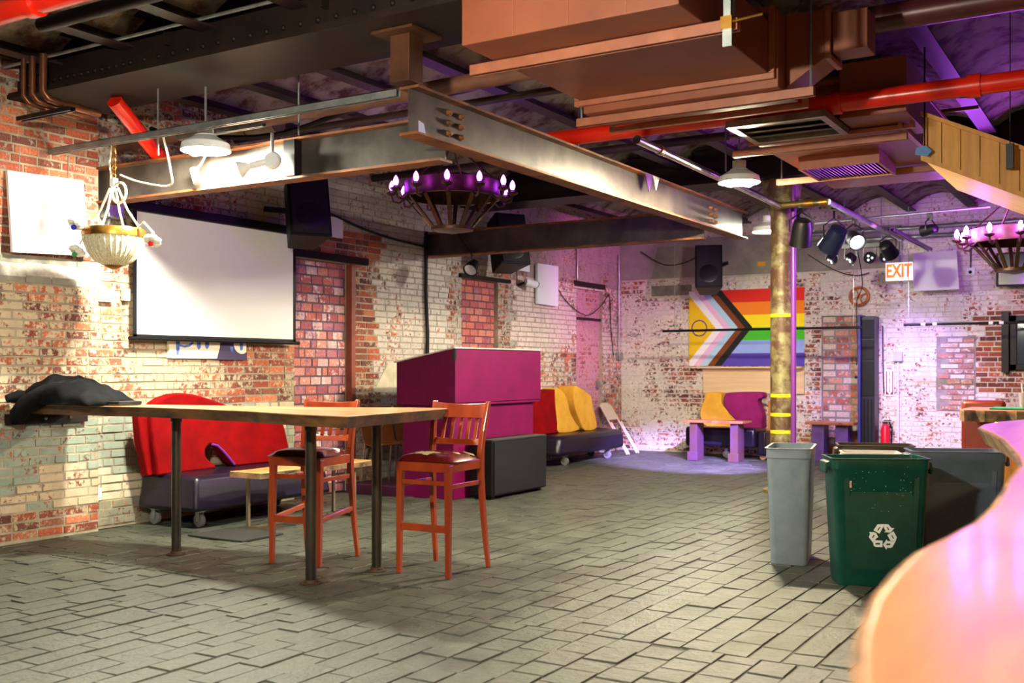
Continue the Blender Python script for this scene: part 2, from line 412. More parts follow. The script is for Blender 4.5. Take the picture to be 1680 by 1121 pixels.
wb = wall_body('y', WB, .4, WL-.4, .6, [D4], 'wall_back', M('whitewashed mortar', (222,214,200), .9, 0, c2=(190,182,166), scale=6, bump=.5))
wb_bricks = courses('y', WB, -1, WL+.002, .6, .02, TOP, back_colour, [D4, (-7.3, -3.0, 2.71, 3.3), (-2.52, -2.03, .72, 1.75)])
pieces_to_objects(wb_bricks, wb, 'brick', 'brickwork', BRICK, 300, hide=[(-6.1, -4.3, .9, 2.5), (-5.9, -4.6, 0, .9), (-2.8, -2.2, 2.3, 2.9), (-1.6, 0.6, 0, 4)])
cb = MB()
cb.box(WL+.002, -3.0, WB-.05, WB+.01, 2.715, 3.30)
build(cb, 'concrete_band', CONC, wb, bevel=.006)
build(MB().box(-6.75, -6.08, WB-.012, WB+.02, 2.44, 2.60), 'grey_repair', M('dark cement', (96,94,88), .9, c2=(140,134,120), scale=8, bump=.3), wb)
# repaired brick patch on the back wall, large loose bricks in grey mortar
pt = MB(); pt.prism([(-2.53,.72),(-2.02,.72),(-2.02,1.75),(-2.53,1.75)], XZ(WB), -.004, .01)
build(pt, 'patch_mortar', M('grey mortar', (168,158,152), .9, c2=(136,128,124), scale=9, bump=.3), wb)
PB = [(206,150,132),(192,136,120),(176,124,112),(232,216,208),(204,168,156)]
def patch_colour(x, z):
    c = lin(rnd.choice(PB)); return (c[0], c[1], c[2], 1), pnt((232,222,216), .35)
z = .73; k = 0
while z < 1.72:
    x = -2.52 + rnd.uniform(0, .06) + (.1 if k % 2 else 0)
    while x < -2.1:
        l = min(rnd.uniform(.15, .24), -2.03-x)
        if l < .06: break
        vs, fs = brick_piece('y', WB-.004, -1, x, x+l-.012, z+.006, z+.062, .012+rnd.uniform(0,.008))
        c, p = patch_colour(x, z); pieces_to_objects([(vs, fs, c, p, (x, z))], wb, 'patch_brick', 'x', BRICK, 1)
        x += l
    z += .071; k += 1

# bricked-up doorways
def doorway(name, axis, plane, sgn, dims, colour, mort, L, H, J, inset, rev):
    s0, s1, t0, t1 = dims; d = plane - sgn*inset; mb = MB()
    if axis == 'x': mb.box(d-.12, d, s0-.01, s1+.01, 0, t1+.01)
    else: mb.box(s0-.01, s1+.01, d, d+.12, 0, t1+.01)
    o = struct(build(mb, name, mort)); SHIFT[o] = o.location.copy()
    ps = courses(axis, d, sgn, s0, s1, .0, t1, colour, L=L, H=H, J=J, rough=.004, header=.1)
    pieces_to_objects(ps, o, 'brick', 'brickwork', BRICK, 300)
    return o
PK = [(196,112,104),(182,98,96),(206,132,118),(168,90,98),(214,150,140),(190,120,130),(214,176,176)]
def pink(y, z):
    c = lin(rnd.choice(PK)); return (c[0], c[1], c[2], 1), pnt((240,224,226) if rnd.random() < .5 else (150,110,150), .26+.4*vn(y, z, 1.7, 2))
def pink2(y, z):
    c = lin(rnd.choice(PK[:4])); return (c[0], c[1]*.9, c[2]*.85, 1), pnt((170,130,140), .25)
def violet_lit_red(y, z):
    c = lin(rnd.choice([(168,92,92),(150,84,88),(186,112,104)])); return (c[0], c[1], c[2], 1), pnt((206,150,164), .55+.3*vn(y, z, 2, 9))  # purple light on the red brick is put into these tones
def niche(x, z):
    c = lin(rnd.choice([(180,104,84),(196,124,100),(160,96,82),(206,150,124),(214,190,170)])); return (c[0], c[1], c[2], 1), pnt((216,204,190), .3)
DKM = M('dark painted joints', (84,66,84), .8, c2=(112,92,100), scale=6)
doorway('door_1', 'x', WL, 1, D1, pink, DKM, .168, .094, .012, .07, 1)
doorway('door_2', 'x', WL, 1, D2, pink2, M('plum joints', (96,62,66), .8), .19, .09, .01, .06, 1)
d3 = doorway('door_3', 'x', WL, 1, D3, violet_lit_red, M('violet lit mortar', (190,150,150), .9), .2, .068, .009, .05, 1)
doorway('door_4', 'y', WB, -1, D4, niche, M('cement joints', (150,142,134), .9, c2=(130,124,118), scale=6), .205, .098, .018, .06, 1)
build(MB().box(WL-.05,WL-.02,D3[0],D3[1],2.03,2.07), 'rail', DARKJ, d3)
build(MB().box(WL-.05,WL+.0,14.52,14.60,1.0,1.12).tube([(WL+.0,14.56,1.06),(WL+.06,14.56,1.06),(WL+.06,14.46,1.06)],.012,8), 'door_handle', GALV, d3)
tr = struct(build(MB().box(WL-.05, WL+.03, 8.655, 8.72, 0, 2.42), 'trim_1', M('red brown timber', (142,72,52), .55, c2=(116,54,40), scale=5), bevel=.004))

# ------------------------------------------------------------------ floor of setts
fl = struct(build(MB().box(-7.7, 4, -1.2, WB+.3, -.12, -.0065), 'floor', M('joint cement', (48,50,43), .75, c2=(68,70,60), scale=8, bump=.3), loc=(0, 0, 0)))
setts = []
def sett(x0, x1, y0, y1):
    h = rnd.uniform(-.004, .002); e = rnd.uniform(.003, .007); t = [rnd.uniform(-.003, .003) for _ in range(4)]
    g = [rnd.uniform(.0005, .0035) for _ in range(4)]
    bt = [(x0+g[0],y0+g[1],-.02),(x1-g[2],y0+g[1],-.02),(x1-g[2],y1-g[3],-.02),(x0+g[0],y1-g[3],-.02)]
    tp = [(x0+g[0]+e,y0+g[1]+e,h+t[0]),(x1-g[2]-e,y0+g[1]+e,h+t[1]),(x1-g[2]-e,y1-g[3]-e,h+t[2]),(x0+g[0]+e,y1-g[3]-e,h+t[3])]
    setts.append((tp+bt, BF, None, None, ((x0+x1)/2, (y0+y1)/2)))
def sett_field(xa, xb, ya, yb, wlo, whi, llo, lhi):
    x = xa
    while x < xb-.02:
        wd = min(rnd.uniform(wlo, whi), xb-x)
        if xb-x-wd < .05: wd = xb-x
        y = ya - rnd.uniform(0, llo)
        while y < yb:
            l = rnd.uniform(llo, lhi)
            a, b = max(y, ya), min(y+l, yb)
            if b-a > .04: sett(x, x+wd, a, b)
            y += l
        x += wd
sett_field(-7.27, 1.2, 4.6, WB-.01, .135, .165, .24, .31)
sett_field(-7.27, -2.7, 1.2, 4.6, .135, .165, .24, .31)
sett_field(-2.7, 1.2, 1.2, 4.6, .15, .18, .17, .24)
pieces_to_objects(setts, fl, 'paving_sett', 'paving_setts', SETT, 300, hide=[(-.35, 2, 0, 6)])

# ------------------------------------------------------------------ ceiling: jack arches between joists
def vault_mat():
    m = M('limewashed brick vault', (150,140,126), .9, c2=(86,52,46), scale=5, bump=.5, lo=.45, hi=.62)
    return m
ce = struct(build(MB().box(-7.7, 4, -1.2, WB+.3, TOP+.06, TOP+.16), 'ceiling', vault_mat(), loc=(0, 0, TOP)))
jx = [-7.53+.78*k for k in range(13)]
def ibeam(mb, axis, c, a0, a1, z0, z1, wd, tf=.014, tw=.01):
    if axis == 'y':
        mb.box(c-wd/2, c+wd/2, a0, a1, z0, z0+tf); mb.box(c-wd/2, c+wd/2, a0, a1, z1-tf, z1); mb.box(c-tw/2, c+tw/2, a0, a1, z0+tf, z1-tf)
    else:
        mb.box(a0, a1, c-wd/2, c+wd/2, z0, z0+tf); mb.box(a0, a1, c-wd/2, c+wd/2, z1-tf, z1); mb.box(a0, a1, c-tw/2, c+tw/2, z0+tf, z1-tf)
for i, x in enumerate(jx):
    if x < WL+.1: continue
    build(MB(), 'x', DARKJ, ce) if False else None
    b = MB(); ibeam(b, 'y', x, -1.2, WB, 3.48, 3.74, .13)
    build(b, 'joist', DARKJ, ce)
for a, b_ in zip(jx, jx[1:]):
    v = MB(); n = 8; pts = []
    for i in range(n+1):
        t = i/n; pts.append((a + (b_-a)*t, 3.55 + .16*math.sin(math.pi*t)))
    pts += [(b_, TOP+.06), (a, TOP+.06)]
    v.prism(pts, XZ(0), -1.2, WB)
    build(v, 'brick_vault', vault_mat(), ce)

# ------------------------------------------------------------------ riveted girders
def girder(label, y0, y1, x0, x1, z0, z1, rivets):
    t = thing('riveted_girder', label, 'girder', ((x0+x1)/2, (y0+y1)/2, z0))
    build(MB().box(x0, x1, y0, y1, z0, z0+.03), 'flange_plate', GIRDER, t)
    m = MB()
    for yy in (y0+.10, y1-.12): m.box(x0, x1, yy, yy+.02, z0+.03, z1)
    build(m, 'web_plate', GIRDER, t)
    m = MB().box(x0, x1, y0+.085, y0+.1, z0+.03, z0+.15).box(x0, x1, y0+.01, y0+.1, z0+.03, z0+.045)
    build(m, 'angle_iron', GIRDER, t)
    build(MB().box(x0, x1, y0, y1, z1-.03, z1), 'flange_plate', GIRDER, t)
    r0 = None; x = x0+.06; k = 0
    while rivets and x < x1:
        if r0 is None:
            r0 = build(MB().lathe([(.019,0),(.018,.006),(.012,.013),(.003,.016)], (x, y0+.085, z0+.10), 8, Matrix.Rotation(R(90),3,'X')), 'rivet', GIRDER, t, smooth=True); xr = x
        else:
            c = r0.copy(); col.objects.link(c); c.location.x += x-xr
        x += .075 if x < -6.0 else .14
    x = x0+.3
    while x < x1:                       # stiffener angles on the web
        build(MB().box(x, x+.012, y0+.03, y0+.1, z0+.15, z1-.03), 'stiffener', GIRDER, t); x += 1.35
    return t
girder('dark brown riveted girder crossing the top left above the table', 4.68, 5.32, WL+.09, .8, 3.28, 3.68, True)
girder('dark riveted girder resting over the peeling yellow column', 10.7, 11.2, WL+.02, .8, 3.28, 3.68, False)

# ------------------------------------------------------------------ lower frame of rolled beams
def rolled(label, axis, c, a0, a1, z0, z1, plates=()):
    loc = (c, (a0+a1)/2, z0) if axis == 'y' else ((a0+a1)/2, c, z0)
    t = thing('steel_beam', label, 'beam', loc, group='rolled beams of the hanging frame')
    f = MB(); wb_ = MB(); wd, tf, tw = .14, .016, .011
    if axis == 'y':
        for a, b in ((z0, z0+tf), (z1-tf, z1)): build(MB().box(c-wd/2, c+wd/2, a0, a1, a, b), 'flange', RUST, t)
        build(MB().box(c-tw/2, c+tw/2, a0, a1, z0+tf, z1-tf), 'web', STEEL, t)
    else:
        for a, b in ((z0, z0+tf), (z1-tf, z1)): build(MB().box(a0, a1, c-wd/2, c+wd/2, a, b), 'flange', RUST, t)
        build(MB().box(a0, a1, c-tw/2, c+tw/2, z0+tf, z1-tf), 'web', STEEL, t)
    return t
bA = rolled('long rusty steel beam running to the column, with bolt groups', 'y', -3.77, 5.02, 10.95, 2.69, 2.98)
bB = rolled('steel beam with orange rust stripes behind the bright bulb above table', 'x', 5.52, WL+.02, -3.85, 2.62, 2.905)
bC = rolled('dark steel beam behind the violet chandelier', 'x', 10.05, WL+.02, -3.85, 2.60, 2.89)
for yb in (5.42, 5.56, 9.98, 10.12):
    for zb in (2.77, 2.835, 2.90):
        m = MB().lathe([(.02,0),(.02,.014),(.013,.018),(.013,.03),(.002,.031)], (-3.764, yb, zb), 6, Matrix.Rotation(R(90),3,'Y'))
        build(m, 'bolt', RUST, bA)
for x in (-5.12,): build(MB().box(x-.05, x+.05, 5.44, 5.515, 2.64, 2.89), 'stiffener', BLACKM, bB)
build(MB().prism([(5.02,2.70),(5.09,2.70),(5.07,2.755),(5.02,2.765)], YZ(-3.697), 0, .002), 'tape', M('lilac tape', (190,190,240), .5), bA)
build(MB().prism([(8.25,2.97),(8.42,2.97),(8.34,2.82)], YZ(-3.695), 0, .004), 'pennant', M('violet card', (70,16,110), .6), bA)
build(MB().prism([(8.42,2.97),(8.56,2.97),(8.49,2.85)], YZ(-3.695), 0, .004), 'pennant', M('grey card', (150,160,150), .6), bA)
t = thing('support_post', 'square brown steel post hanging the rusty beam from the girder', 'post', (-3.77, 5.0, 2.985))
build(MB().box(-3.84, -3.70, 4.93, 5.07, 2.985, 3.265), 'post', M('brown rusted post', (84,50,32), .6, 0, c2=(60,36,26), scale=5, spec=.2), t, bevel=.006)
build(MB().box(-3.92, -3.62, 4.85, 5.15, 3.262, 3.278), 'plate', M('brown rusted post', (0,0,0)), t)

# peeling cast column
t = thing('iron_column', 'round iron column with peeling yellow paint and rust', 'column', (-3.33, 10.95, 0))
CO = M('peeling yellow paint on rust', (132,124,84), .5, .1, c2=(82,56,36), scale=7, bump=.6, lo=.4, hi=.55)
build(MB().lathe([(.2,0),(.2,.03),(.14,.05),(.122,.09),(.118,2.9),(.13,2.95),(.18,3.05),(.2,3.2),(.2,3.275)], (-3.33,10.95,0), 28), 'shaft', CO, t, smooth=True)
for z in (.62, .80, 1.0, 1.84):
    build(MB().lathe([(.1205,z),(.1215,z),(.1215,z+.035),(.1205,z+.035)], (-3.33,10.95,0), 28, closed=True), 'tape_band', YTAPE, t, smooth=True)
o = build(MB().tube([(-3.17,10.82,.1),(-3.17,10.82,3.26)], .028, 10), 'drain_pipe', M('violet pipe', (126,60,150), .35, .2), smooth=True)  # violet base colour, shared with the channel at the back wall
tag(o, 'thin upright pipe beside the yellow iron column', 'pipe')

# ------------------------------------------------------------------ ducts
def flange_ring(t, axis, at, b0, b1, z0, z1, wd=.035, th=.03):
    """An angle-iron ring around a duct section, normal to axis at position at."""
    m = MB()
    if axis == 'y':
        m.box(b0-wd, b1+wd, at-th/2, at+th/2, z0-wd, z0).box(b0-wd, b1+wd, at-th/2, at+th/2, z1, z1+wd)
        m.box(b0-wd, b0, at-th/2, at+th/2, z0, z1).box(b1, b1+wd, at-th/2, at+th/2, z0, z1)
    else:
        m.box(at-th/2, at+th/2, b0-wd, b1+wd, z0-wd, z0).box(at-th/2, at+th/2, b0-wd, b1+wd, z1, z1+wd)
        m.box(at-th/2, at+th/2, b0-wd, b0, z0, z1).box(at-th/2, at+th/2, b1, b1+wd, z0, z1)
    return build(m, 'flange', DUCTL, t, bevel=.004)
t = thing('air_duct', 'large terracotta air duct hanging at the top right of the beam', 'duct', (-2.4, 5.3, 2.88))
build(MB().box(-3.05, -1.85, 4.515, 5.825, 2.97, 3.265), 'trunk', DUCT, t, bevel=.006)
for x in (-2.74, -2.43, -2.12): build(MB().box(x, x+.004, 4.512, 4.518, 2.975, 3.26), 'seam', DUCTL, t)
flange_ring(t, 'y', 5.835, -3.05, -1.85, 2.97, 3.31)
build(MB().box(-3.035, -1.80, 5.85, 6.25, 2.89, 3.33), 'collar', DUCT, t, bevel=.006)
flange_ring(t, 'y', 6.26, -3.015, -1.78, 2.885, 3.32)
build(MB().add([(-1.798,5.99,2.915),(-1.798,6.24,2.915),(-1.57,6.24,3.06),(-1.57,5.99,3.06),(-1.798,5.99,3.33),(-1.798,6.24,3.33),(-1.57,6.24,3.33),(-1.57,5.99,3.33)],
      [(3,2,1,0),(4,5,6,7),(0,1,5,4),(1,2,6,5),(2,3,7,6),(3,0,4,7)]), 'elbow', DUCT, t, bevel=.004)
flange_ring(t, 'x', -1.56, 6.01, 6.22, 3.075, 3.315, .03)
build(MB().box(-1.545, -1.35, 6.02, 6.22, 3.09, 3.31), 'branch', DUCT, t, bevel=.004)
def strut(label, p0, p1, mat, wd=.045, h=.045, name='strut_channel', group=None):
    """A C-shaped channel with slots."""
    p0, p1 = Vector(p0), Vector(p1); d = (p1-p0).normalized(); sd = d.cross(Vector((0,0,1))).normalized(); m = MB()
    m.bar(p0+Vector((0,0,h/2-.002)), p1+Vector((0,0,h/2-.002)), wd, .004)
    for s in (-1, 1):
        m.bar(p0+sd*s*(wd/2-.002), p1+sd*s*(wd/2-.002), .004, h)
        m.bar(p0+sd*s*(wd/2-.007)-Vector((0,0,h/2-.002)), p1+sd*s*(wd/2-.007)-Vector((0,0,h/2-.002)), .012, .004)
    return tag(build(m, name, mat), label, 'strut', group)
strut('terracotta trapeze bar nearest the camera under the large air duct', (-3.2,4.84,2.938), (-1.68,4.84,2.938), DUCTL, .05, .055)
strut('terracotta trapeze bar at the back of the large air duct', (-3.125,5.95,2.862), (-1.625,5.95,2.862), DUCTL, .05, .05)
t = thing('duct_hanger', 'galvanised slotted hanger with bolts at the duct corner', 'hanger', (-1.72, 4.84, 2.83))
build(MB().box(-1.745,-1.70,4.795,4.805,2.83,3.275).box(-1.745,-1.74,4.795,4.84,2.97,3.275).box(-1.705,-1.70,4.795,4.84,2.97,3.275), 'channel', GALV, t)
build(MB().box(-1.75,-1.695,4.78,4.795,2.91,2.97).tube([(-1.72,4.79,2.94),(-1.55,4.8,2.955)], .006, 6), 'bolt', BRASS, t)

# rear duct with grilles
t = thing('air_duct', 'lower terracotta duct with violet lit louvre above the bins', 'duct', (-1.95, 8.6, 2.86))
build(MB().box(-2.5, -1.45, 7.52, 9.8, 2.95, 3.36), 'trunk', DUCT, t, bevel=.006)
build(MB().box(-1.79, -1.36, 7.16, 7.9, 2.97, 3.34), 'neck', DUCT, t, bevel=.006)
flange_ring(t, 'y', 7.5, -2.5, -1.4, 2.96, 3.3, .03)
flange_ring(t, 'x', -1.46, 7.5, 9.78, 2.97, 3.34, .03)
g = build(MB().box(-2.47,-1.80,6.85,6.90,2.93,2.975).box(-2.47,-1.80,7.42,7.47,2.93,2.975).box(-2.47,-2.42,6.90,7.42,2.93,2.975).box(-1.85,-1.80,6.90,7.42,2.93,2.975).box(-2.43,-1.84,6.88,7.52,2.965,2.975), 'return_grille', M('dull steel grille', (150,140,128), .35, .6, c2=(110,100,90), scale=8), t)
for k in range(3): build(MB().obox((-2.135, 7.0+.16*k, 2.95), (.56,.15,.006), (R(10),0,0)), 'louvre', M('dull steel grille', (0,0,0)), g)
g = build(MB().box(-2.36,-1.75,8.18,8.20,2.85,2.96).box(-2.36,-1.75,8.76,8.78,2.85,2.96).box(-2.36,-2.34,8.20,8.76,2.85,2.96).box(-1.77,-1.75,8.20,8.76,2.85,2.96), 'supply_grille', DUCTL, t)
for k in range(20):
    x = -2.325 + .0285*k
    build(MB().obox((x, 8.48, 2.865), (.022,.56,.003), (0,R(35),0)), 'louvre', GALV, g)
strut('terracotta trapeze bar holding the front of the lower duct', (-2.70,7.66,2.915), (-1.45,7.66,2.915), DUCTL, .05, .05)
strut('short terracotta trapeze bar beside the column top', (-2.78,9.0,2.915), (-1.4,9.0,2.915), DUCTL, .05, .05)
def rod(p0, p1, r=.006, label='x', mat=GALV, name='hanger_rod', cat='rod', group=None):
    return tag(build(MB().tube([p0, p1], r, 6), name, mat, smooth=True), label, cat, group)
GR = 'thin threaded hanger rods from the ceiling'
for p0, p1, lb in [((-1.645,5.95,2.88),(-1.645,5.95,3.5),'thin hanger rod at the right end of the rear trapeze bar'),
                   ((-1.5,7.66,2.93),(-1.5,7.66,3.5),'thin hanger rod at the right end of the lower duct bar'),
                   ((-2.74,9.0,2.93),(-2.74,9.0,3.66),'thin hanger rod beside the column top by the lower duct'),
                   ((-5.97,5.03,2.80),(-5.97,5.03,3.27),'white hanging rod left of the bright bulb above table'),
                   ((-3.1,5.95,2.88),(-3.1,5.95,3.5),'thin hanger rod at the left end of the rear trapeze bar'),
                   ((-4.25,8.1,2.95),(-4.25,8.1,3.6),'thin wire hanger above the middle of the long rusty beam'),
                   ((-3.1,8.6,2.98),(-3.1,8.6,3.6),'pear hook hanger holding the bright steel pipe'),
                   ((-5.15,5.57,2.95),(-5.15,5.57,3.6),'thin rod above the white spot lamp on the rusted beam')]:
    rod(p0, p1, .007, lb, group=GR)

# ------------------------------------------------------------------ pipes
def pipe(label, pts, r, mat, name='pipe', coup=(), cmat=None, n=12, cat='pipe'):
    o = build(MB().tube(pts, r, n), name, mat, smooth=True); tag(o, label, cat)
    for a, b in coup:
        build(MB().tube([a, b], r*1.22, n), 'coupling', cmat or mat, o, smooth=True)
    return o
o = pipe('red sprinkler main running across behind the ducts', [(-3.95,7.03,3.05),(.95,7.06,3.05)], .062, REDP, 'sprinkler_main',
     [((-.98,7.05,3.05),(-.90,7.05,3.05)),((-.64,7.05,3.05),(-.56,7.05,3.05)),((-1.80,7.045,3.05),(-1.74,7.045,3.05))])
pipe('sloping red sprinkler pipe above the hanging crystal bowl lamp', [(-6.45,5.04,3.25),(-6.62,5.75,2.82)], .058, REDP, 'sprinkler_pipe')
pipe('red sprinkler pipe in the top left corner', [(-5.6,3.42,3.22),(-3.6,3.42,3.22)], .062, REDP, 'sprinkler_pipe', [((-5.05,3.42,3.22),(-4.98,3.42,3.22))])
pipe('brown insulated pipe passing behind the square post', [(-7.2,5.68,3.12),(-3.12,5.68,3.16)], .055, M('rusty brown pipe', (128,82,62), .5, .2, c2=(96,62,48), scale=5, bump=.2))
pipe('wide maroon pipe at the top right corner', [(-2.0,6.5,3.385),(1.2,6.5,3.385)], .08, M('maroon pipe', (92,40,44), .35, .2, c2=(70,32,36), scale=5), n=16)
pipe('bright steel pipe running along to the column', [(-3.15,6.9,2.94),(-3.2,10.4,2.94),(-3.2,10.45,2.94)], .031, CHROME, coup=[((-3.155,7.3,2.94),(-3.157,7.36,2.94))], cmat=BRASS)
pipe('short brass fitted pipe crossing in front of the column', [(-3.24,10.45,2.94),(-2.72,10.45,2.94)], .034, M('tarnished brass pipe', (138,112,66), .35, .7, c2=(96,82,60), scale=10), coup=[((-3.24,10.45,2.94),(-3.19,10.45,2.94)),((-2.96,10.45,2.94),(-2.86,10.45,2.94)),((-2.8,10.45,2.94),(-2.73,10.45,2.94))], cmat=BRASS)
LPIPE = pipe('violet lit steel pipe carrying the stage lamps', [(-2.72,10.45,2.94),(-2.72,13.95,2.94)], .03, GALV, 'lighting_pipe')
pipe('thin silver conduit crossing above the stage lamps', [(-3.6,12.05,2.95),(-1.45,12.05,3.0)], .016, GALV, 'conduit')
pipe('upper of two grey pipes along the back wall concrete', [(-4.7,15.1,3.22),(-.6,15.1,3.22)], .03, GALV, 'conduit')
pipe('lower of two grey pipes along the back wall concrete', [(-4.7,15.12,3.1),(-.6,15.12,3.1)], .03, GALV, 'conduit')
pipe('white conduit lying along the top of the rust striped beam', [(-5.1,5.58,2.925),(-3.9,5.58,2.925)], .013, M('white conduit', (220,220,214), .5), 'conduit')
pipe('grey conduit running along the dark girder', [(WL+.1,4.64,3.5),(-3.3,4.64,3.5)], .012, GALV, 'conduit')
pipe('brown pipe with elbow hanging near the top left girder', [(-5.55,3.83,3.31),(-3.2,3.83,3.31)], .042, GIRDER)
for i, (x, lb) in enumerate([(-6.72,'leftmost upright copper pipe beside the girder end'),(-6.62,'middle upright copper pipe beside the girder end'),(-6.50,'rightmost upright copper pipe beside the girder end')]):
    pipe(lb, [(x,4.5,3.46),(x,4.5,3.2),(x+.02,4.53,3.155),(x+.04,4.6,3.14),(x+.04,4.92,3.13)], .018+.004*i, COPPER)
strut('dark short bar carrying the copper pipes near the wall', (-6.95,4.62,3.09), (-6.35,4.62,3.09), BLACKM, .05, .03)
strut('long galvanised channel hung over the table from the wall', (WL+.09,5.04,2.955), (-3.86,5.04,2.955), GALV, .045, .045)
strut('short galvanised channel crossing behind the bright bulb', (-6.05,5.28,2.975), (-5.2,5.28,2.975), GALV, .04, .03)
pipe('thin steel conduit dropping in the far left corner', [(WL+.04,15.18,3.1),(WL+.04,15.18,1.56)], .013, GALV, 'conduit')
tag(build(MB().box(WL+.015,WL+.085,15.12,15.24,1.44,1.56), 'outlet_box', GALV, bevel=.006), 'small grey outlet box in the far left corner', 'outlet')
pipe('thin steel conduit above the rose bricked doorway', [(WL+.03,13.78,3.3),(WL+.03,13.78,2.62)], .012, GALV, 'conduit')
pipe('black vertical cable run beside the plum booth', [(WL+.04,9.98,2.9),(WL+.035,9.98,2.2),(WL+.045,10.0,1.7),(WL+.04,9.99,.9)], .022, BLACK, 'cable_run', cat='cable')
pipe('grey conduit rising by the exit sign wall', [(-3.02,WB-.03,1.40),(-3.02,WB-.03,.25),(-2.99,WB-.03,.14),(-2.9,WB-.03,.10),(-2.1,WB-.03,.10)], .014, M('white painted conduit', (224,220,226), .5), 'conduit')
tag(build(MB().box(-3.08,-2.96,WB-.07,WB-.015,1.40,1.53), 'outlet_box', M('grey box', (176,180,196), .5), bevel=.006), 'grey outlet box above the white conduit on back wall', 'outlet')
pipe('corner conduit at the right end of the concrete band', [(-2.985,WB-.03,3.3),(-2.985,WB-.03,2.45)], .012, GALV, 'conduit')

DPIPE = M('dark brown pipe', (58,36,30), .5, .1, c2=(38,26,24), scale=5)
pipe('dark pipe crossing under the ceiling before the violet chandelier', [(-7.2,6.95,3.40),(-3.3,6.95,3.40)], .032, DPIPE)
pipe('dark brown pipe crossing under the ceiling behind violet chandelier', [(-7.2,8.95,3.36),(-3.2,8.95,3.36)], .04, DPIPE)
pipe('thin tan conduit crossing under the ceiling behind violet chandelier', [(-7.2,9.25,3.42),(-1.2,9.25,3.42)], .016, COPPER, 'conduit')
pipe('fat grey brown pipe with collars behind the bright table bulb', [(-7.2,6.3,3.30),(-6.1,6.3,3.30)], .075, M('grey brown pipe', (126,112,94), .6, c2=(100,86,72), scale=6, bump=.2), coup=[((-6.9,6.3,3.30),(-6.83,6.3,3.30)),((-6.45,6.3,3.30),(-6.38,6.3,3.30)),((-6.12,6.3,3.30),(-6.05,6.3,3.30))])
# loose cables
def cable(label, pts, r=.006, mat=BLACK):
    P = [Vector(p) for p in pts]; out = []
    for i in range(len(P)-1):
        a, b, c, d = P[max(i-1,0)], P[i], P[i+1], P[min(i+2,len(P)-1)]
        for k in range(6):
            t = k/6; out.append(.5*((2*b) + (c-a)*t + (2*a-5*b+4*c-d)*t*t + (3*b-a-3*c+d)*t**3))
    out.append(P[-1])
    return tag(build(MB().tube(out, r, 6), 'cable', mat, smooth=True), label, 'cable')
cable('black cable looping from the tall white panel to the corner', [(WL+.03,13.1,2.5),(WL+.03,13.5,2.25),(WL+.03,14.1,2.1),(WL+.04,14.6,2.3),(WL+.03,14.85,2.45),(WL+.03,14.9,2.0),(WL+.03,15.0,1.5)], .007)
cable('black cable bundle sagging above the rust striped beam', [(-7.27,6.05,3.34),(-6.9,6.05,3.24),(-5.9,6.08,3.13),(-5.0,6.05,3.22),(-4.1,6.1,3.24),(-3.45,6.1,3.34),(-3.3,6.1,3.49)], .02)
cable('thick black cable draped along the wall under chandelier', [(WL+.05,8.0,2.95),(WL+.06,8.8,2.80),(WL+.06,9.4,2.74),(WL+.05,9.97,2.72)], .014)
cable('black cable drooping on the concrete band', [(-6.9,WB-.09,3.15),(-6.5,WB-.09,2.92),(-6.1,WB-.09,2.95),(-5.85,WB-.12,3.1)], .008)
cable('thin black cord from stage lamps to black cabinet', [(-3.12,13.4,2.75),(-3.25,14.2,2.4),(-3.56,15.2,2.2),(-3.55,15.24,1.55),(-3.56,15.2,1.35)], .006)
cable('sagging cable across the white brick by the column', [(-4.25,15.2,2.95),(-3.9,15.25,2.72),(-3.6,15.28,2.62),(-3.4,15.28,2.65)], .007)
cable('black cord hanging beside the black cabinet', [(-3.23,15.325,1.9),(-3.225,15.33,1.3),(-3.215,15.33,.95)], .008)
cable('pale lamp cord looping from the bowl lamp chain', [(-6.46,5.10,2.72),(-6.3,5.15,2.66),(-6.05,5.2,2.62),(-5.95,5.12,2.72),(-5.95,5.06,2.93)], .008, CREAM)

# ------------------------------------------------------------------ flood lamps (ceiling bulbs)
def flood(label, x, y, z, n=2, bulb=None, top=3.5, added_hood=True):
    t = thing('flood_lamp', label, 'lamp', (x, y, z), group='bare white bulb fixtures under the ceiling')
    build(MB().lathe([(.055,.17),(.055,.11),(.075,.10),(.075,.085),(.03,.08)], (x,y,z), 16), 'canopy', M('white fixture', (226,228,230), .4), t, smooth=True)
    if added_hood: build(MB().lathe([(.05,.10),(.16,.035),(.17,-.012),(.174,-.010),(.164,.04),(.055,.106)], (x,y,z), 24), 'reflector', M('white fixture', (0,0,0)), t, smooth=True)  # dish added above the bulbs to block their upward light
    build(MB().tube([(x,y,z+.17),(x,y,top)], .009, 6), 'stem', GALV, t)
    for k in range(n):
        a = k*math.pi + .54; d = Vector((math.cos(a)*.075, math.sin(a)*.075, 0))
        b = build(MB().ball((x+d.x, y+d.y, z+.01), .052, 14, 10, (1,1,1.1)), 'bulb', bulb or BULB, t, smooth=True)
        build(MB().tube([(x+d.x*.3,y+d.y*.3,z+.09),(x+d.x*.8,y+d.y*.8,z+.055)], .018, 8), 'socket', M('white fixture', (0,0,0)), t, smooth=True)
    return t
flood('bright bulb fixture over the live edge table', -5.68, 5.2, 2.84, bulb=TABLEBULB, top=3.28)
flood('bright bulb fixture under the lower duct by the long beam', -2.94, 8.48, 2.86, bulb=DUCTBULB)
flood('small bright bulb fixture just left of the column', -3.72, 11.7, 2.86, 1)
flood('bulb fixture over the near floor beside the bar', -2.6, 1.6, 2.6, bulb=DIMBULB, added_hood=False)
flood('added warm fill bulb out of view over the near bar slab', .75, 1.5, 2.5, bulb=WARMFILL)  # unseen lamp added to brighten the bar slab

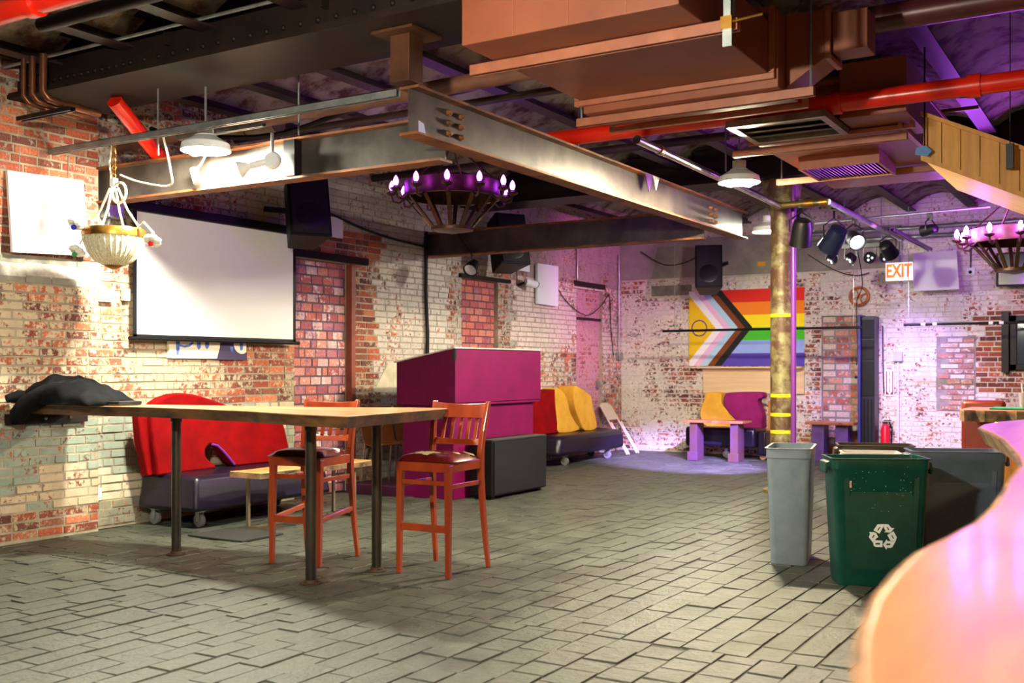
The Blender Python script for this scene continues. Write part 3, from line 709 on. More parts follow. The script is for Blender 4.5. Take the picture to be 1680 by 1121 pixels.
# white adjustable spot lamp on the beam
t = thing('spot_lamp', 'white adjustable reflector lamp hanging on the rust striped beam', 'lamp', (-5.2, 5.32, 2.6))
build(MB().tube([(-5.2,5.36,2.93),(-5.2,5.36,2.80)], .012, 8), 'stem', GALV, t)
rm = Vector((.35,-.55,-.25)).to_track_quat('Z','Y').to_matrix()
build(MB().lathe([(.055,-.03),(.062,-.015),(.062,.015),(.05,.03)], (-5.2,5.36,2.74), 16, Vector((.4,-.9,.1)).to_track_quat('Z','Y').to_matrix()), 'round_box', M('white fixture', (0,0,0)), t, smooth=True)
build(MB().tube([(-5.23,5.33,2.73),(-5.31,5.26,2.70)], .026, 10), 'socket', M('white fixture', (0,0,0)), t, smooth=True)
rm = Vector((-.8,-.55,-.35)).to_track_quat('Z','Y').to_matrix()
build(MB().lathe([(.02,0),(.035,.03),(.06,.07),(.063,.08),(.045,.09),(.01,.095)], (-5.31,5.26,2.70), 16, rm), 'reflector_bulb', M('frosted lamp', (240,240,240), .35), t, smooth=True)
# black spot on the dark beam
t = thing('spot_lamp', 'small black spotlight hanging below the dark steel beam', 'lamp', (-6.6, 10.0, 2.4))
build(MB().tube([(-6.6,9.97,2.6),(-6.6,9.97,2.52)], .01, 6), 'yoke', BLACKM, t)
rm = Vector((.1,-.7,-.55)).to_track_quat('Z','Y').to_matrix()
c0 = Vector((-6.6,10.0,2.47))
build(MB().lathe([(.03,-.06),(.06,-.05),(.072,.02),(.085,.09),(.085,.1),(.075,.1),(.07,.085)], c0, 18, rm), 'housing', BLACKM, t, smooth=True)
build(MB().lathe([(.074,.086),(.05,.088),(.003,.089)], c0, 18, rm), 'lens', M('lamp lens', (200,200,210), .1, .3), t, smooth=True)
for (a, b) in [((-6.6,10.0,2.58),(-6.75,9.9,2.85))]: cable('thin wire from the black spotlight up to the beam', [a, ((a[0]+b[0])/2, 9.9, 2.74), b], .005)

# ------------------------------------------------------------------ violet chandeliers
def chandelier(label, cx, cy, cz, ph, bulb):
    t = thing('iron_chandelier', label, 'chandelier', (cx, cy, cz), group='bronze ring chandeliers with violet bulbs')
    n = 40; ring = MB()
    ring.lathe([(.40,-.01),(.415,-.01),(.415,.12),(.40,.12)], (cx,cy,cz), n, closed=True)
    build(ring, 'ring_band', IRON, t, smooth=True)
    build(MB().lathe([(.385,-.02),(.43,-.02),(.43,.0),(.385,.0)], (cx,cy,cz), n, closed=True), 'ring_rim', IRON, t, smooth=True)
    build(MB().lathe([(.17,-.30),(.185,-.30),(.185,-.27),(.17,-.27)], (cx,cy,cz), 24, closed=True), 'lower_ring', IRON, t, smooth=True)
    build(MB().lathe([(.01,-.33),(.16,-.30),(.165,-.285),(.01,-.29)], (cx,cy,cz), 24), 'dish', IRON, t, smooth=True)
    for k in range(12):
        a = ph + k*math.pi/6; c, s = math.cos(a), math.sin(a)
        build(MB().bar((cx+.40*c,cy+.40*s,cz-.02),(cx+.175*c,cy+.175*s,cz-.28), .035, .012, (c,s,.3)), 'rib', IRON, t)
        p = lambda r, z: (cx+r*c, cy+r*s, cz+z)
        arm = build(MB().tube([p(.41,-.02),p(.46,-.06),p(.51,-.05),p(.525,0)], .011, 6), 'arm', IRON, t, smooth=True)
        build(MB().lathe([(.012,0),(.045,.015),(.05,.03),(.03,.035),(.02,.05)], p(.525,0), 10), 'drip_pan', IRON, arm, smooth=True)
        build(MB().lathe([(.012,.05),(.021,.07),(.023,.09),(.016,.115),(.003,.135)], p(.525,0), 10), 'bulb', bulb, arm, smooth=True)
    for k in range(4):
        a = ph + .3 + k*math.pi/2; c, s = math.cos(a), math.sin(a)
        build(MB().tube([(cx+.4*c,cy+.4*s,cz+.11),(cx+.05*c,cy+.05*s,cz+.42)], .009, 6), 'chain', IRON, t, smooth=True)
    build(MB().tube([(cx,cy,cz+.40),(cx,cy,cz+.62)], .014, 6).lathe([(.06,.60),(.06,.63),(.02,.65)], (cx,cy,cz), 12), 'stem', IRON, t, smooth=True)
    return t
chandelier('bronze ring chandelier with violet bulbs between the steel beams', -5.2, 7.55, 2.80, 0, VIOLET)
chandelier('bronze ring chandelier with violet bulbs at right edge over bar', -1.16, 11.46, 2.56, .2, VIOLETB)

# ------------------------------------------------------------------ crystal bowl lamp with flowers
bx_, by_, bz_ = -6.48, 5.06, 2.26
t = thing('bowl_lamp', 'crystal bead bowl lamp with brass rim and glass flowers on chains', 'lamp', (bx_, by_, 2.03))
BEAD = M('crystal beads', (226,222,196), .25, 0, c2=(186,180,150), scale=60, bump=.8, coat=.3)
build(MB().lathe([(.05,-.205),(.07,-.20),(.13,-.17),(.18,-.11),(.205,-.04),(.21,0),(.2,0),(.19,-.04),(.165,-.10),(.11,-.16),(.03,-.19)], (bx_,by_,bz_), 32), 'bowl', BEAD, t, smooth=True)
st = MB()
for k in range(32):
    a = k*math.pi/16; c, s = math.cos(a), math.sin(a)
    st.tube([(bx_+r*c, by_+r*s, bz_+z) for r, z in ((.212,0),(.207,-.04),(.182,-.11),(.132,-.172),(.07,-.203))], .006, 5)
o = build(st, 'bead_strings', BEAD, t, smooth=True); o['kind'] = 'stuff'
build(MB().lathe([(.02,-.235),(.06,-.215),(.075,-.195),(.05,-.2)], (bx_,by_,bz_), 20), 'finial', BRASS, t, smooth=True)
build(MB().lathe([(.20,0),(.222,0),(.226,.03),(.215,.06),(.20,.06)], (bx_,by_,bz_), 32, closed=True), 'rim', BRASS, t, smooth=True)
for k in range(4):
    a = k*math.pi/2+.5; c, s = math.cos(a), math.sin(a)
    build(MB().tube([(bx_+.2*c,by_+.2*s,bz_+.05),(bx_+.1*c,by_+.1*s,bz_+.2),(bx_+.03*c,by_+.03*s,bz_+.36)], .009, 6), 'arm', CREAM, t, smooth=True)
build(MB().tube(arc((bx_+.06,by_,bz_+.32), .075, 0, 2*math.pi, 18), .010, 6), 'rope_loop', CREAM, t, smooth=True)
build(MB().box(bx_-.022,bx_+.022,by_-.022,by_+.022,bz_+.37,bz_+.43), 'connector', WHITE, t, bevel=.004)
for k in range(9):                                   # chain links
    z = bz_+.43+.028*k+.02
    build(MB().tube(arc((bx_,by_,z), .017, 0, 2*math.pi, 8, 'xz' if k % 2 else 'yz'), .0045, 5), 'chain_link', BRASS, t, smooth=True)
build(MB().tube([(bx_-.03,by_,bz_+.42),(bx_-.05,by_,bz_+.55),(bx_-.02,by_,bz_+.68)], .007, 6), 'cord', CREAM, t, smooth=True)
GLASS = M('milky glass petal', (236,236,226), .15, 0, c2=(214,222,210), scale=12, coat=.5)
for dx, dy, dz, cc in ((.36,.06,-.02,(214,24,30)), (-.10,-.22,.10,(40,40,200)), (-.36,-.02,-.06,(60,150,90))):
    q = Vector((bx_+dx, by_+dy, bz_+dz)); r_ = Vector((bx_+dx*.5, by_+dy*.5, bz_+.03))
    arm = build(MB().tube([r_, r_.lerp(q,.5)+Vector((0,0,.09)), q+Vector((0,0,.03))], .008, 6), 'flower_arm', CREAM, t, smooth=True)
    dn = Vector((dx*.4, -.5, -.6)).to_track_quat('Z','Y').to_matrix()
    for k in range(6):
        a = k*math.pi/3; off = dn @ Vector((.035*math.cos(a), .035*math.sin(a), .03))
        build(MB().ball(q+off, .034, 8, 6, (1,1,.7)), 'petal', GLASS, arm, smooth=True)
    build(MB().ball(q+dn @ Vector((0,0,.065)), .02, 8, 6), 'flower_centre', M('flower centre %d' % cc[0], cc, .3), arm, smooth=True)

# ------------------------------------------------------------------ electrical boxes and conduit left
t = thing('junction_box', 'grey metal junction box with bent conduits left of screen', 'box', (WL+.1, 5.6, 2.45))
build(MB().box(WL+.02,WL+.12,5.54,5.70,2.52,2.66), 'box', GALV, t, bevel=.008)
build(MB().tube([(WL+.06,5.58,2.66),(WL+.06,5.53,2.80),(WL+.07,5.53,2.86),(WL+.09,5.58,2.9),(WL+.12,5.75,2.91)], .014, 8), 'conduit', GALV, t, smooth=True)
build(MB().tube([(WL+.10,5.49,2.33),(WL+.09,5.53,2.40),(WL+.06,5.6,2.52)], .013, 8), 'conduit', GALV, t, smooth=True)
build(MB().tube([(WL+.03,5.52,2.4),(WL+.03,5.52,1.95)], .012, 8), 'conduit', M('white conduit', (0,0,0)), t, smooth=True)
tag(build(MB().box(WL+.015,WL+.06,5.51,5.64,1.84,1.95), 'switch_plate', WHITE, bevel=.004), 'white switch plate on brick left of the screen', 'switch')
tag(build(MB().box(WL+.015,WL+.06,5.74,5.80,1.86,1.96), 'switch_plate', CREAM, bevel=.004), 'cream switch plate half hidden by the screen edge', 'switch')
tag(build(MB().box(WL+.012,WL+.05,5.475,5.53,.24,.34), 'outlet_plate', WHITE, bevel=.004), 'white outlet plate low on the brick beside the pilaster', 'outlet')

# ------------------------------------------------------------------ screen, panels, canvas
t = thing('projection_screen', 'white projection screen with black border on brick wall', 'screen', (WL+.13, 6.76, 1.54))
xs = WL+.12
build(MB().box(xs-.003,xs,5.80,7.70,1.58,2.60), 'fabric', SCREEN, t)
for y0,y1,z0,z1 in ((5.78,5.815,1.56,2.62),(7.665,7.70,1.56,2.62),(5.78,7.70,1.545,1.585)):
    build(MB().box(xs-.004,xs+.003,y0,y1,z0,z1), 'border', BLACK, t)
build(MB().tube([(xs,5.74,1.55),(xs,7.75,1.55)], .016, 10), 'weight_bar', BLACK, t, smooth=True)
build(MB().box(xs-.05,xs+.04,5.72,7.78,2.60,2.68), 'case', BLACK, t, bevel=.01)
def panel(label, verts, th, nrm):
    v = [Vector(p) for p in verts]; n = Vector(nrm)*th
    m = MB().add(v + [p+n for p in v], [(0,1,2,3),(7,6,5,4),(0,4,5,1),(1,5,6,2),(2,6,7,3),(3,7,4,0)])
    return tag(build(m, 'wall_panel', WHITE, bevel=.004), label, 'panel', 'white square panels hung on the walls')
PX = WL+.10
panel('white square panel hung on the brick pilaster at far left', [(PX+.05,4.67,2.15),(PX+.05,5.32,2.18),(PX,5.30,2.775),(PX,4.66,2.75)], .03, (1,0,0))
panel('tall narrow white panel above the yellow and red sofa', [(WL+.03,12.54,2.19),(WL+.03,13.13,2.18),(WL+.03,13.13,2.755),(WL+.03,12.54,2.75)], .04, (1,0,0))
panel('small white panel with camera below the dark beam', [(WL+.03,11.99,2.61),(WL+.03,12.34,2.61),(WL+.03,12.34,2.815),(WL+.03,11.99,2.80)], .03, (1,0,0))
panel('small white panel peeking out behind the hanging loudspeaker', [(WL+.03,8.15,2.66),(WL+.03,8.48,2.66),(WL+.03,8.48,2.875),(WL+.03,8.15,2.86)], .03, (1,0,0))
panel('white square panel beside the exit sign', [(-2.765,15.02,2.352),(-2.185,15.02,2.352),(-2.235,15.12,2.885),(-2.785,15.12,2.875)], .03, (0,1,0))
for y, lb in ((4.78,'left hook wire above the far left white panel'), (5.19,'right hook wire above the far left white panel')):
    rod((PX-.01,y,2.76),(PX-.005,y,2.95),.004,lb,GALV,'hook_wire','wire')
t = thing('graffiti_canvas', 'white and indigo canvas with blue spray strokes under the screen', 'canvas', (WL+.03, 6.67, 1.39))
build(MB().box(WL+.012,WL+.04,6.22,7.115,1.39,1.85), 'canvas', M('cream canvas', (236,232,210), .8), t)
INK = M('blue spray paint', (70,100,200), .8, c2=(110,136,214), scale=20)
yf = lambda u: 6.22+(u-300)/1180*.895
zf = lambda v: 1.39+(455-v)/270*.14
def stroke(poly, mat, nm='spray_stroke', d=.0012): build(MB().prism([(yf(a), zf(b)) for a, b in poly], YZ(WL+.04), 0, d), nm, mat, t)
stroke([(1010,470),(1060,260),(1080,-100),(1500,-100),(1500,475)], M('indigo paint', (70,58,92), .8), 'dark_field', .0008)
stroke([(1280,200),(1300,280),(1340,335),(1400,365),(1450,360),(1490,330),(1490,150),(1290,150)], M('cream canvas', (0,0,0)), 'light_oval', .0014)
stroke([(405,400),(395,250),(395,60),(445,60),(450,250),(435,400)], INK)
stroke([(445,250),(520,275),(600,255),(660,190),(640,170),(580,215),(520,235),(445,215)], INK)
stroke([(705,60),(705,260),(735,310),(765,260),(765,60)], INK)
stroke([(830,60),(830,250),(860,295),(890,250),(890,60)], INK)
stroke([(1215,240),(1240,330),(1275,330),(1270,240)], INK, d=.002)
stroke([(1375,150),(1385,290),(1410,305),(1430,280),(1440,150)], INK, d=.002)

# ------------------------------------------------------------------ flag
t = thing('striped_flag', 'rainbow flag with chevron and ring hung on the back wall', 'flag', (-5.22, WB-.03, 1.34))
fx0, fx1, fz0, fz1 = -6.11, -4.33, 1.34, 2.49
FY = WB-.03
cols = [('flag red',(226,40,24)),('flag orange',(244,134,24)),('flag yellow',(250,226,20)),('flag green',(70,190,40)),('flag light blue',(150,172,236)),('flag violet',(86,66,178))]
hh = (fz1-fz0)/6
for k, (n_, c) in enumerate(cols):
    build(MB().box(fx0, fx1, FY, FY+.012, fz1-(k+1)*hh, fz1-k*hh), 'stripe', M(n_, c, .8), t)
fw = lambda u: fx0+(u-1172)/752*(fx1-fx0); fh = (fz1-fz0)
for k, (tip, n_, c) in enumerate([(1595,'flag black',(22,20,22)),(1545,'flag brown',(126,62,22)),(1500,'flag pale blue',(176,214,236)),(1450,'flag pink',(240,190,226)),(1405,'flag white',(244,240,246)),(1352,'flag gold',(240,196,20))]):
    top = tip-204; zm = fz0+fh*.505
    if top > 1172: poly = [(fx0,fz0),(fw(top),fz0),(fw(tip),zm),(fw(top),fz1),(fx0,fz1)]
    else:
        dz = fh/2*(tip-1172)/204; poly = [(fx0,zm-dz),(fw(tip),zm),(fx0,zm+dz)]
    d = -.0012*(k+1)
    build(MB().prism(poly, XZ(FY), d, 0), 'chevron', M(n_, c, .8), t)
build(MB().lathe([(.110,0),(.128,0),(.128,.002),(.110,.002)], (fw(1243), FY-.0075, fz0+fh*.505), 32, Matrix.Rotation(R(90),3,'X'), closed=True), 'ring', M('flag purple', (92,34,130), .8), t)
t = thing('wall_board', 'pale plywood board with ledge mounted under the flag', 'board', (-5.1, WB-.02, .9))
build(MB().box(-5.88,-4.33,WB-.05,WB-.014,.93,1.325), 'board', PLY, t, bevel=.003)
build(MB().box(-6.02,-4.33,WB-.17,WB-.014,1.305,1.33), 'ledge', PLY, t, bevel=.003)
tag(build(MB().box(-4.86,-4.45,WB-.05,WB-.014,.18,.80), 'plywood_panel', PLYO, bevel=.003), 'orange plywood sheet leaning low beside the column', 'board')

# ------------------------------------------------------------------ loudspeakers
def speaker(label, c, size, rot, bracket=None, grp='black loudspeakers'):
    t = thing('loudspeaker', label, 'speaker', c, 0, grp)
    a, b, h = size; ob = lambda m: m
    mt = Matrix.Translation(c) @ (Matrix.Rotation(rot[2],4,'Z') @ Matrix.Rotation(rot[1],4,'Y') @ Matrix.Rotation(rot[0],4,'X'))
    def put(m, nm, mat, **k):
        m.v = [mt @ p for p in m.v]; return build(m, nm, mat, t, **k)
    put(MB().prism([(-a/2,-b/2),(a/2,-b/2),(a*.32,b/2),(-a*.32,b/2)], XY(0), -h/2, h/2), 'cabinet', BLACK, bevel=.012)
    put(MB().box(-a*.44,a*.44,-b/2-.012,-b/2,-h*.46,h*.46), 'grille', M('speaker grille', (26,26,28), .6, .3, c2=(12,12,13), scale=150), bevel=.004)
    put(MB().lathe([(a*.34,0),(a*.30,.004),(a*.1,.002),(.002,.004)], (0,-b/2-.013,-h*.18), 20, Matrix.Rotation(R(90),3,'X')), 'woofer', BLACKM, smooth=True)
    if bracket:
        build(MB().bar(c, bracket, .06, .05), 'bracket', BLACKM, t)
    return t
speaker('black loudspeaker tilted down beside the projection screen', (-6.82,7.45,2.77), (.40,.38,.60), (R(-14),0,R(58)), (WL+.06,7.35,2.82))
speaker('black loudspeaker tilted down above the rainbow flag', (-5.62,14.85,2.76), (.40,.38,.66), (R(-14),0,R(22)), (-5.5,WB-.05,2.9))
speaker('black loudspeaker half hidden behind the dark steel beam', (-6.9,11.2,2.86), (.42,.40,.66), (R(-14),0,R(60)), (WL+.05,11.2,2.95))
t = thing('floor_speaker', 'black floor loudspeaker standing against the plum booth', 'speaker', (-5.70, 9.3, 0), 0, 'black loudspeakers')
build(MB().box(-5.83,-5.56,8.77,9.86,.03,.59), 'cabinet', BLACK, t, bevel=.012)
build(MB().box(-5.56,-5.55,8.80,9.83,.05,.57), 'grille', M('speaker grille', (0,0,0)), t)
for y in (8.85, 9.78): build(MB().box(-5.8,-5.6,y-.03,y+.03,0,.03), 'foot', BLACK, t)
build(MB().box(-5.70,-5.56,8.78,9.85,.588,.594), 'lid', M('dull black laminate', (70,70,66), .5), t)

# ------------------------------------------------------------------ plum booth
t = thing('dj_booth', 'tall plum painted plywood booth with sloping white top', 'booth', (-6.2, 9.35, 0))
build(MB().box(-6.52,-5.89,8.58,10.14,0,1.0), 'lower_body', PLUM, t, bevel=.006)
build(MB().prism([(-6.56,.93),(-5.85,.93),(-5.85,1.495),(-6.56,1.36)], XZ(0), 8.53, 10.22), 'upper_body', PLUM, t, bevel=.006)
build(MB().prism([(-6.58,1.358),(-5.83,1.50),(-5.83,1.512),(-6.58,1.372)], XZ(0), 8.51, 10.24), 'top', BOOTHTOP, t)
build(MB().box(-5.85,-5.838,8.53,10.22,.96,1.49), 'front_panel', PLUM, t, bevel=.004)
build(MB().box(-5.86,-5.832,8.515,8.545,1.38,1.495), 'corner_bracket', BLACKM, t)
tag(build(MB().box(-7.2,-6.53,8.5,9.75,0,.10), 'low_platform', M('dark plum step', (72,16,52), .55, c2=(60,12,44), scale=5), bevel=.004), 'low plum platform behind the booth', 'platform')

# brown shell chairs tipped behind the booth
t0 = thing('shell_chair', 'brown plywood chair with chrome legs behind the booth, left one', 'chair', (-6.85, 8.72, .0), R(65), 'brown chairs behind the plum booth', local=True)
WOOD = M('brown chair plywood', (132,80,34), .4, c2=(104,60,24), scale=4, coat=.2)
prof = [(-.16,.42),(-.02,.40),(.10,.41),(.16,.46),(.19,.56),(.215,.70),(.23,.80)]
m = MB()
for a, b in zip(prof, prof[1:]): m.bar((0,a[0],a[1]),(0,b[0],b[1]),.36,.014,(0,-.3,1))
build(m, 'shell', WOOD, t0)
for s in (-1,1):
    build(MB().tube([(s*.16,-.17,.0),(s*.15,-.13,.38),(s*.13,-.05,.395)], .010, 8), 'leg', CHROME, t0, smooth=True)
    build(MB().tube([(s*.16,.24,.0),(s*.155,.17,.42),(s*.15,.225,.6),(s*.14,.25,.72)], .010, 8), 'leg', CHROME, t0, smooth=True)
for z in (.55,.68): build(MB().box(-.03,.03,.20+(z-.55)*.2,.225+(z-.55)*.2,z-.015,z+.015), 'bracket', CHROME, t0)
t1 = copy_tree(t0); t1.location = (-6.78, 9.2, .0); t1.rotation_euler.z = R(65); t1['label'] = 'brown plywood chair with chrome legs touching the booth side'
t0.location.z = t1.location.z = .101

# ------------------------------------------------------------------ sofas on casters
def caster(p, t, mat=RUBBER):
    x, y, r = p[0], p[1], .055
    c = build(MB().lathe([(.01,-.016),(r,-.016),(r+.003,0),(r,.016),(.01,.016)], (x,y,r), 16, Matrix.Rotation(R(90),3,'X')), 'caster_wheel', mat, t, smooth=True)
    build(MB().box(x-.02,x+.02,y-.026,y-.02,r-.01,.13).box(x-.02,x+.02,y+.02,y+.026,r-.01,.13).box(x-.035,x+.035,y-.035,y+.035,.125,.135), 'caster_fork', GALV, c)
def cushion(t, nm, poly, fn, d0, d1, mat, bev=.02): return build(MB().prism(poly, fn, d0, d1), nm, mat, t, bevel=bev, smooth=True)
def smooth_poly(poly, k=3):
    P = [Vector((a,b,0)) for a,b in poly]; n = len(P); out = []
    for i in range(n):
        a, b, c, d = P[i-1], P[i], P[(i+1)%n], P[(i+2)%n]
        for j in range(k):
            t = j/k; q = .5*((2*b)+(c-a)*t+(2*a-5*b+4*c-d)*t*t+(3*b-a-3*c+d)*t**3); out.append((q.x, q.y))
    return out
t = thing('lounge_sofa', 'red backed lounge sofa with dark plum base on casters', 'sofa', (-6.9, 6.65, 0), 0, 'curvy lounge sofas on casters')
build(MB().add([(-7.22,5.86,.14),(-6.56,5.90,.14),(-6.56,7.55,.14),(-7.22,7.55,.14),(-7.20,5.90,.44),(-6.62,5.97,.42),(-6.62,7.5,.42),(-7.20,7.5,.44)],
      [(3,2,1,0),(4,5,6,7),(0,1,5,4),(1,2,6,5),(2,3,7,6),(3,0,4,7)]), 'base', NAVY, t, bevel=.035, smooth=True)
# red back: outline wraps a slot that is open to the seat
upper = [(5.86,.42),(5.82,.70),(5.80,.95),(5.82,1.02),(5.90,1.06),(6.02,1.09),(6.13,1.095),(6.26,1.08),(6.42,1.04),(6.65,.97),(7.0,.89),(7.33,.78),(7.40,.57),(7.40,.43),(6.72,.43),(6.64,.50),(6.56,.58),(6.49,.635),(6.42,.645),(6.375,.61),(6.375,.55),(6.42,.50),(6.48,.47),(6.50,.43)]
cushion(t, 'backrest', upper, YZ(-7.06), 0, .10, REDV, .018)
cushion(t, 'back_edge', [(5.80,.42),(5.73,.72),(5.71,.92),(5.76,.98),(5.80,.95),(5.82,.70),(5.86,.42)], YZ(-7.10), 0, .09, REDV, .012)
build(MB().tube([(-6.955,6.44,.645),(-6.955,6.50,.63),(-6.955,6.57,.575),(-6.955,6.70,.45)], .011, 6), 'piping', M('violet piping', (110,40,150), .5), t, smooth=True)
for p in ((-6.68,6.05),(-7.13,5.98),(-6.68,7.4),(-7.13,7.4)): caster(p, t)
t = thing('lounge_sofa', 'lounge sofa with one red and two mustard back cushions', 'sofa', (-6.9, 13.0, 0), 0, 'curvy lounge sofas on casters')
build(MB().add([(-7.22,11.95,.14),(-6.62,12.1,.14),(-6.62,14.1,.14),(-7.22,14.1,.14),(-7.20,12.0,.43),(-6.66,12.2,.40),(-6.66,14.14,.40),(-7.20,14.14,.43)],
      [(3,2,1,0),(4,5,6,7),(0,1,5,4),(1,2,6,5),(2,3,7,6),(3,0,4,7)]), 'base', NAVY, t, bevel=.06, smooth=True)
cushion(t, 'red_cushion', [(11.93,.42),(11.93,.80),(12.13,.89),(12.3,.97),(12.5,1.01),(12.56,1.02),(12.57,.84),(12.62,.59),(12.67,.42)], YZ(-7.17), 0, .22, REDV, .012)
cushion(t, 'mustard_cushion', smooth_poly([(12.58,1.03),(12.74,1.0),(12.88,.91),(12.93,.82),(13.0,.68),(13.14,.55),(13.26,.43),(12.67,.42),(12.62,.59),(12.575,.84)]), YZ(-7.17), 0, .225, YELV, .012)
cushion(t, 'mustard_cushion', smooth_poly([(13.05,1.05),(13.2,1.03),(13.39,.97),(13.56,.89),(13.6,.75),(13.7,.57),(13.71,.43),(13.36,.42),(13.2,.57),(13.08,.72),(13.02,.89)]), YZ(-7.17), 0, .27, YELV, .012)
for p in ((-6.74,12.45),(-7.13,12.1),(-6.74,13.75),(-7.13,14.0)): caster(p, t)
t = thing('lounge_sofa', 'lounge sofa with mustard and magenta cushions below the flag', 'sofa', (-5.3, 14.9, 0), 0, 'curvy lounge sofas on casters')
build(MB().box(-5.86,-4.80,14.52,15.05,.17,.45), 'base', NAVY, t, bevel=.04, smooth=True)
build(MB().box(-4.80,-4.68,14.62,15.1,.06,.40), 'side_apron', NAVY, t, bevel=.02, smooth=True)
cushion(t, 'mustard_cushion', smooth_poly([(-5.67,.94),(-5.44,.94),(-5.43,.79),(-5.33,.68),(-5.22,.58),(-5.19,.43),(-5.63,.43),(-5.75,.57),(-5.74,.73),(-5.68,.85)]), XZ(14.86), 0, .2, YELV, .012)
cushion(t, 'magenta_cushion', smooth_poly([(-5.29,.95),(-4.86,.96),(-4.80,.92),(-4.80,.88),(-4.87,.85),(-4.86,.76),(-4.81,.64),(-4.81,.52),(-4.83,.42),(-5.05,.43),(-5.22,.57),(-5.33,.69),(-5.38,.8),(-5.37,.9)]), XZ(14.84), 0, .22, MAGV, .012)
for p in ((-5.75,14.62),(-5.3,14.75),(-4.74,14.7),(-5.75,15.0)): caster(p, t, M('tan caster', (180,130,90), .5) if p[0] > -5 else RUBBER)

# small painted trestle tables
def side_table(label, x0, x1, y0, y1, h, lw, dark):
    t = thing('side_table', label, 'table', ((x0+x1)/2, (y0+y1)/2, 0), 0, 'small tables with painted plank legs')
    n = 10; poly = [(x0,y0)] + [(x0+(x1-x0)*i/n, y0+rnd.uniform(-.015,.015)) for i in range(1,n)] + [(x1,y0+.03),(x1+.02,y1)] + [(x1-(x1-x0)*i/n, y1+rnd.uniform(-.015,.015)) for i in range(1,n)] + [(x0-.02,y1)]
    build(MB().prism(poly, XY(h-.035), 0, .035), 'tabletop', M('orange brown tabletop', (176,104,60), .4, c2=(140,76,40), scale=4, stretch=(1,5,5), coat=.3), t, bevel=.004)
    PL = M('violet paint over wood', (86,52,84), .5, c2=(84,54,44), scale=5, bump=.2) if not dark else M('dusky violet plank', (104,72,124), .45, c2=(78,54,92), scale=5)
    for xa in (x0+.08, x1-.08-lw):
        build(MB().box(xa, xa+lw, y0+.05, y1-.05, .0, h-.035), 'plank_leg', PL, t, bevel=.004)
        if not dark: build(MB().box(xa-.02, xa+lw+.02, y0+.01, y0+.05, 0, .12), 'foot', PL, t, bevel=.004)
    return t
side_table('small table with violet plank legs in front of the magenta sofa', -5.70, -4.83, 14.05, 14.42, .57, .11, False)
side_table('small table with wide violet planks under the bricked niche', -4.18, -3.52, 14.82, 15.2, .55, .17, True)

# folded chair leaning in the corner
t = thing('folding_chair', 'beige folded metal chair leaning in the far corner', 'chair', (-6.8, 14.7, 0))
BE = M('beige enamel', (214,196,174), .4)
for dy in (0, .34):
    b = Vector((-6.73, 14.40+dy, .01)); tp = Vector((-7.2, 14.42+dy, .74))
    build(MB().tube([b, tp], .013, 8), 'leg', BE, t, smooth=True)
    build(MB().tube([b+Vector((.02,.03,0)), tp.lerp(b,.35)+Vector((.03,0,0))], .012, 8), 'leg', BE, t, smooth=True)
build(MB().prism([(14.40,.52),(14.78,.52),(14.78,.72),(14.70,.77),(14.48,.77),(14.40,.72)], lambda a, b, d: (-7.2+(.74-b)*.64+d, a, b), 0, .015), 'backrest', BE, t, bevel=.004)

# ------------------------------------------------------------------ coffee bench
t = thing('slab_bench', 'low live edge bench with thin steel frame before red sofa', 'bench', (-6.13, 6.72, 0))
poly = []
for i in range(15): poly.append((-5.97 + .018*math.sin(i*1.7)+rnd.uniform(-.006,.006), 6.02+1.40*i/14))
for i in range(15): poly.append((-6.29 + .018*math.sin(i*1.1+1)+rnd.uniform(-.006,.006), 7.42-1.40*i/14))
build(MB().prism(poly, XY(.432), 0, .004), 'underside', BARK, t); build(MB().prism(poly, XY(.436), 0, .036), 'bark_edge', BARK, t)
build(MB().prism([(a*.985-.092, b) for a, b in poly], XY(.472), 0, .008), 'slab_top', M('honey slab', (220,178,110), .35, c2=(190,140,76), scale=4, stretch=(5,.7,5), coat=.3), t, bevel=.003)
FR = M('bare steel tube', (140,126,104), .4, .5)
for y in (6.18, 7.22):
    for x in (-6.26, -6.02): build(MB().box(x-.012,x+.012,y-.012,y+.012,0,.43), 'leg', FR, t)
    build(MB().box(-6.25,-6.03,y-.012,y+.012,0,.024), 'crossbar', FR, t); build(MB().box(-6.25,-6.03,y-.012,y+.012,.408,.432), 'crossbar', FR, t)
build(MB().box(-6.27,-6.25,6.18,7.22,.0,.02), 'rail', FR, t)
tag(build(MB().box(-6.38,-5.8,5.66,6.1,0.004,.014), 'floor_mat', M('black rubber mat', (44,44,40), .7, c2=(30,30,28), scale=90, bump=.6)), 'black rubber floor mat under the bar table edge', 'mat')

# ------------------------------------------------------------------ bar table with pipe legs
t = thing('bar_table', 'live edge high table with pipe legs fixed to brick pilaster', 'table', (-5.3, 5.0, 0))
near = [(-7.18,4.78),(-6.9,4.76),(-6.5,4.80),(-5.9,4.86),(-5.35,4.81),(-4.8,4.73),(-4.4,4.60),(-4.1,4.53),(-3.80,4.50)]
right = [(-3.80,4.50),(-3.84,4.75),(-3.87,5.0),(-3.92,5.3),(-3.97,5.65),(-4.0,5.76)]
far = [(-4.3,5.74),(-4.6,5.57),(-5.0,5.44),(-5.6,5.34),(-6.0,5.26),(-6.5,5.16),(-7.18,5.20)]
top = near + right[1:] + far
und = [((a+5.3)*.985-5.3, (b-5)*.96+5) for a, b in top]
n = len(top)
build(MB().add([(a,b,1.031) for a,b in top]+[(a,b,.968) for a,b in und], [tuple(range(n-1,-1,-1)),tuple(range(n,2*n))]+[(i,(i+1)%n,n+(i+1)%n,n+i) for i in range(n)]), 'bark_edge', SLABB, t)
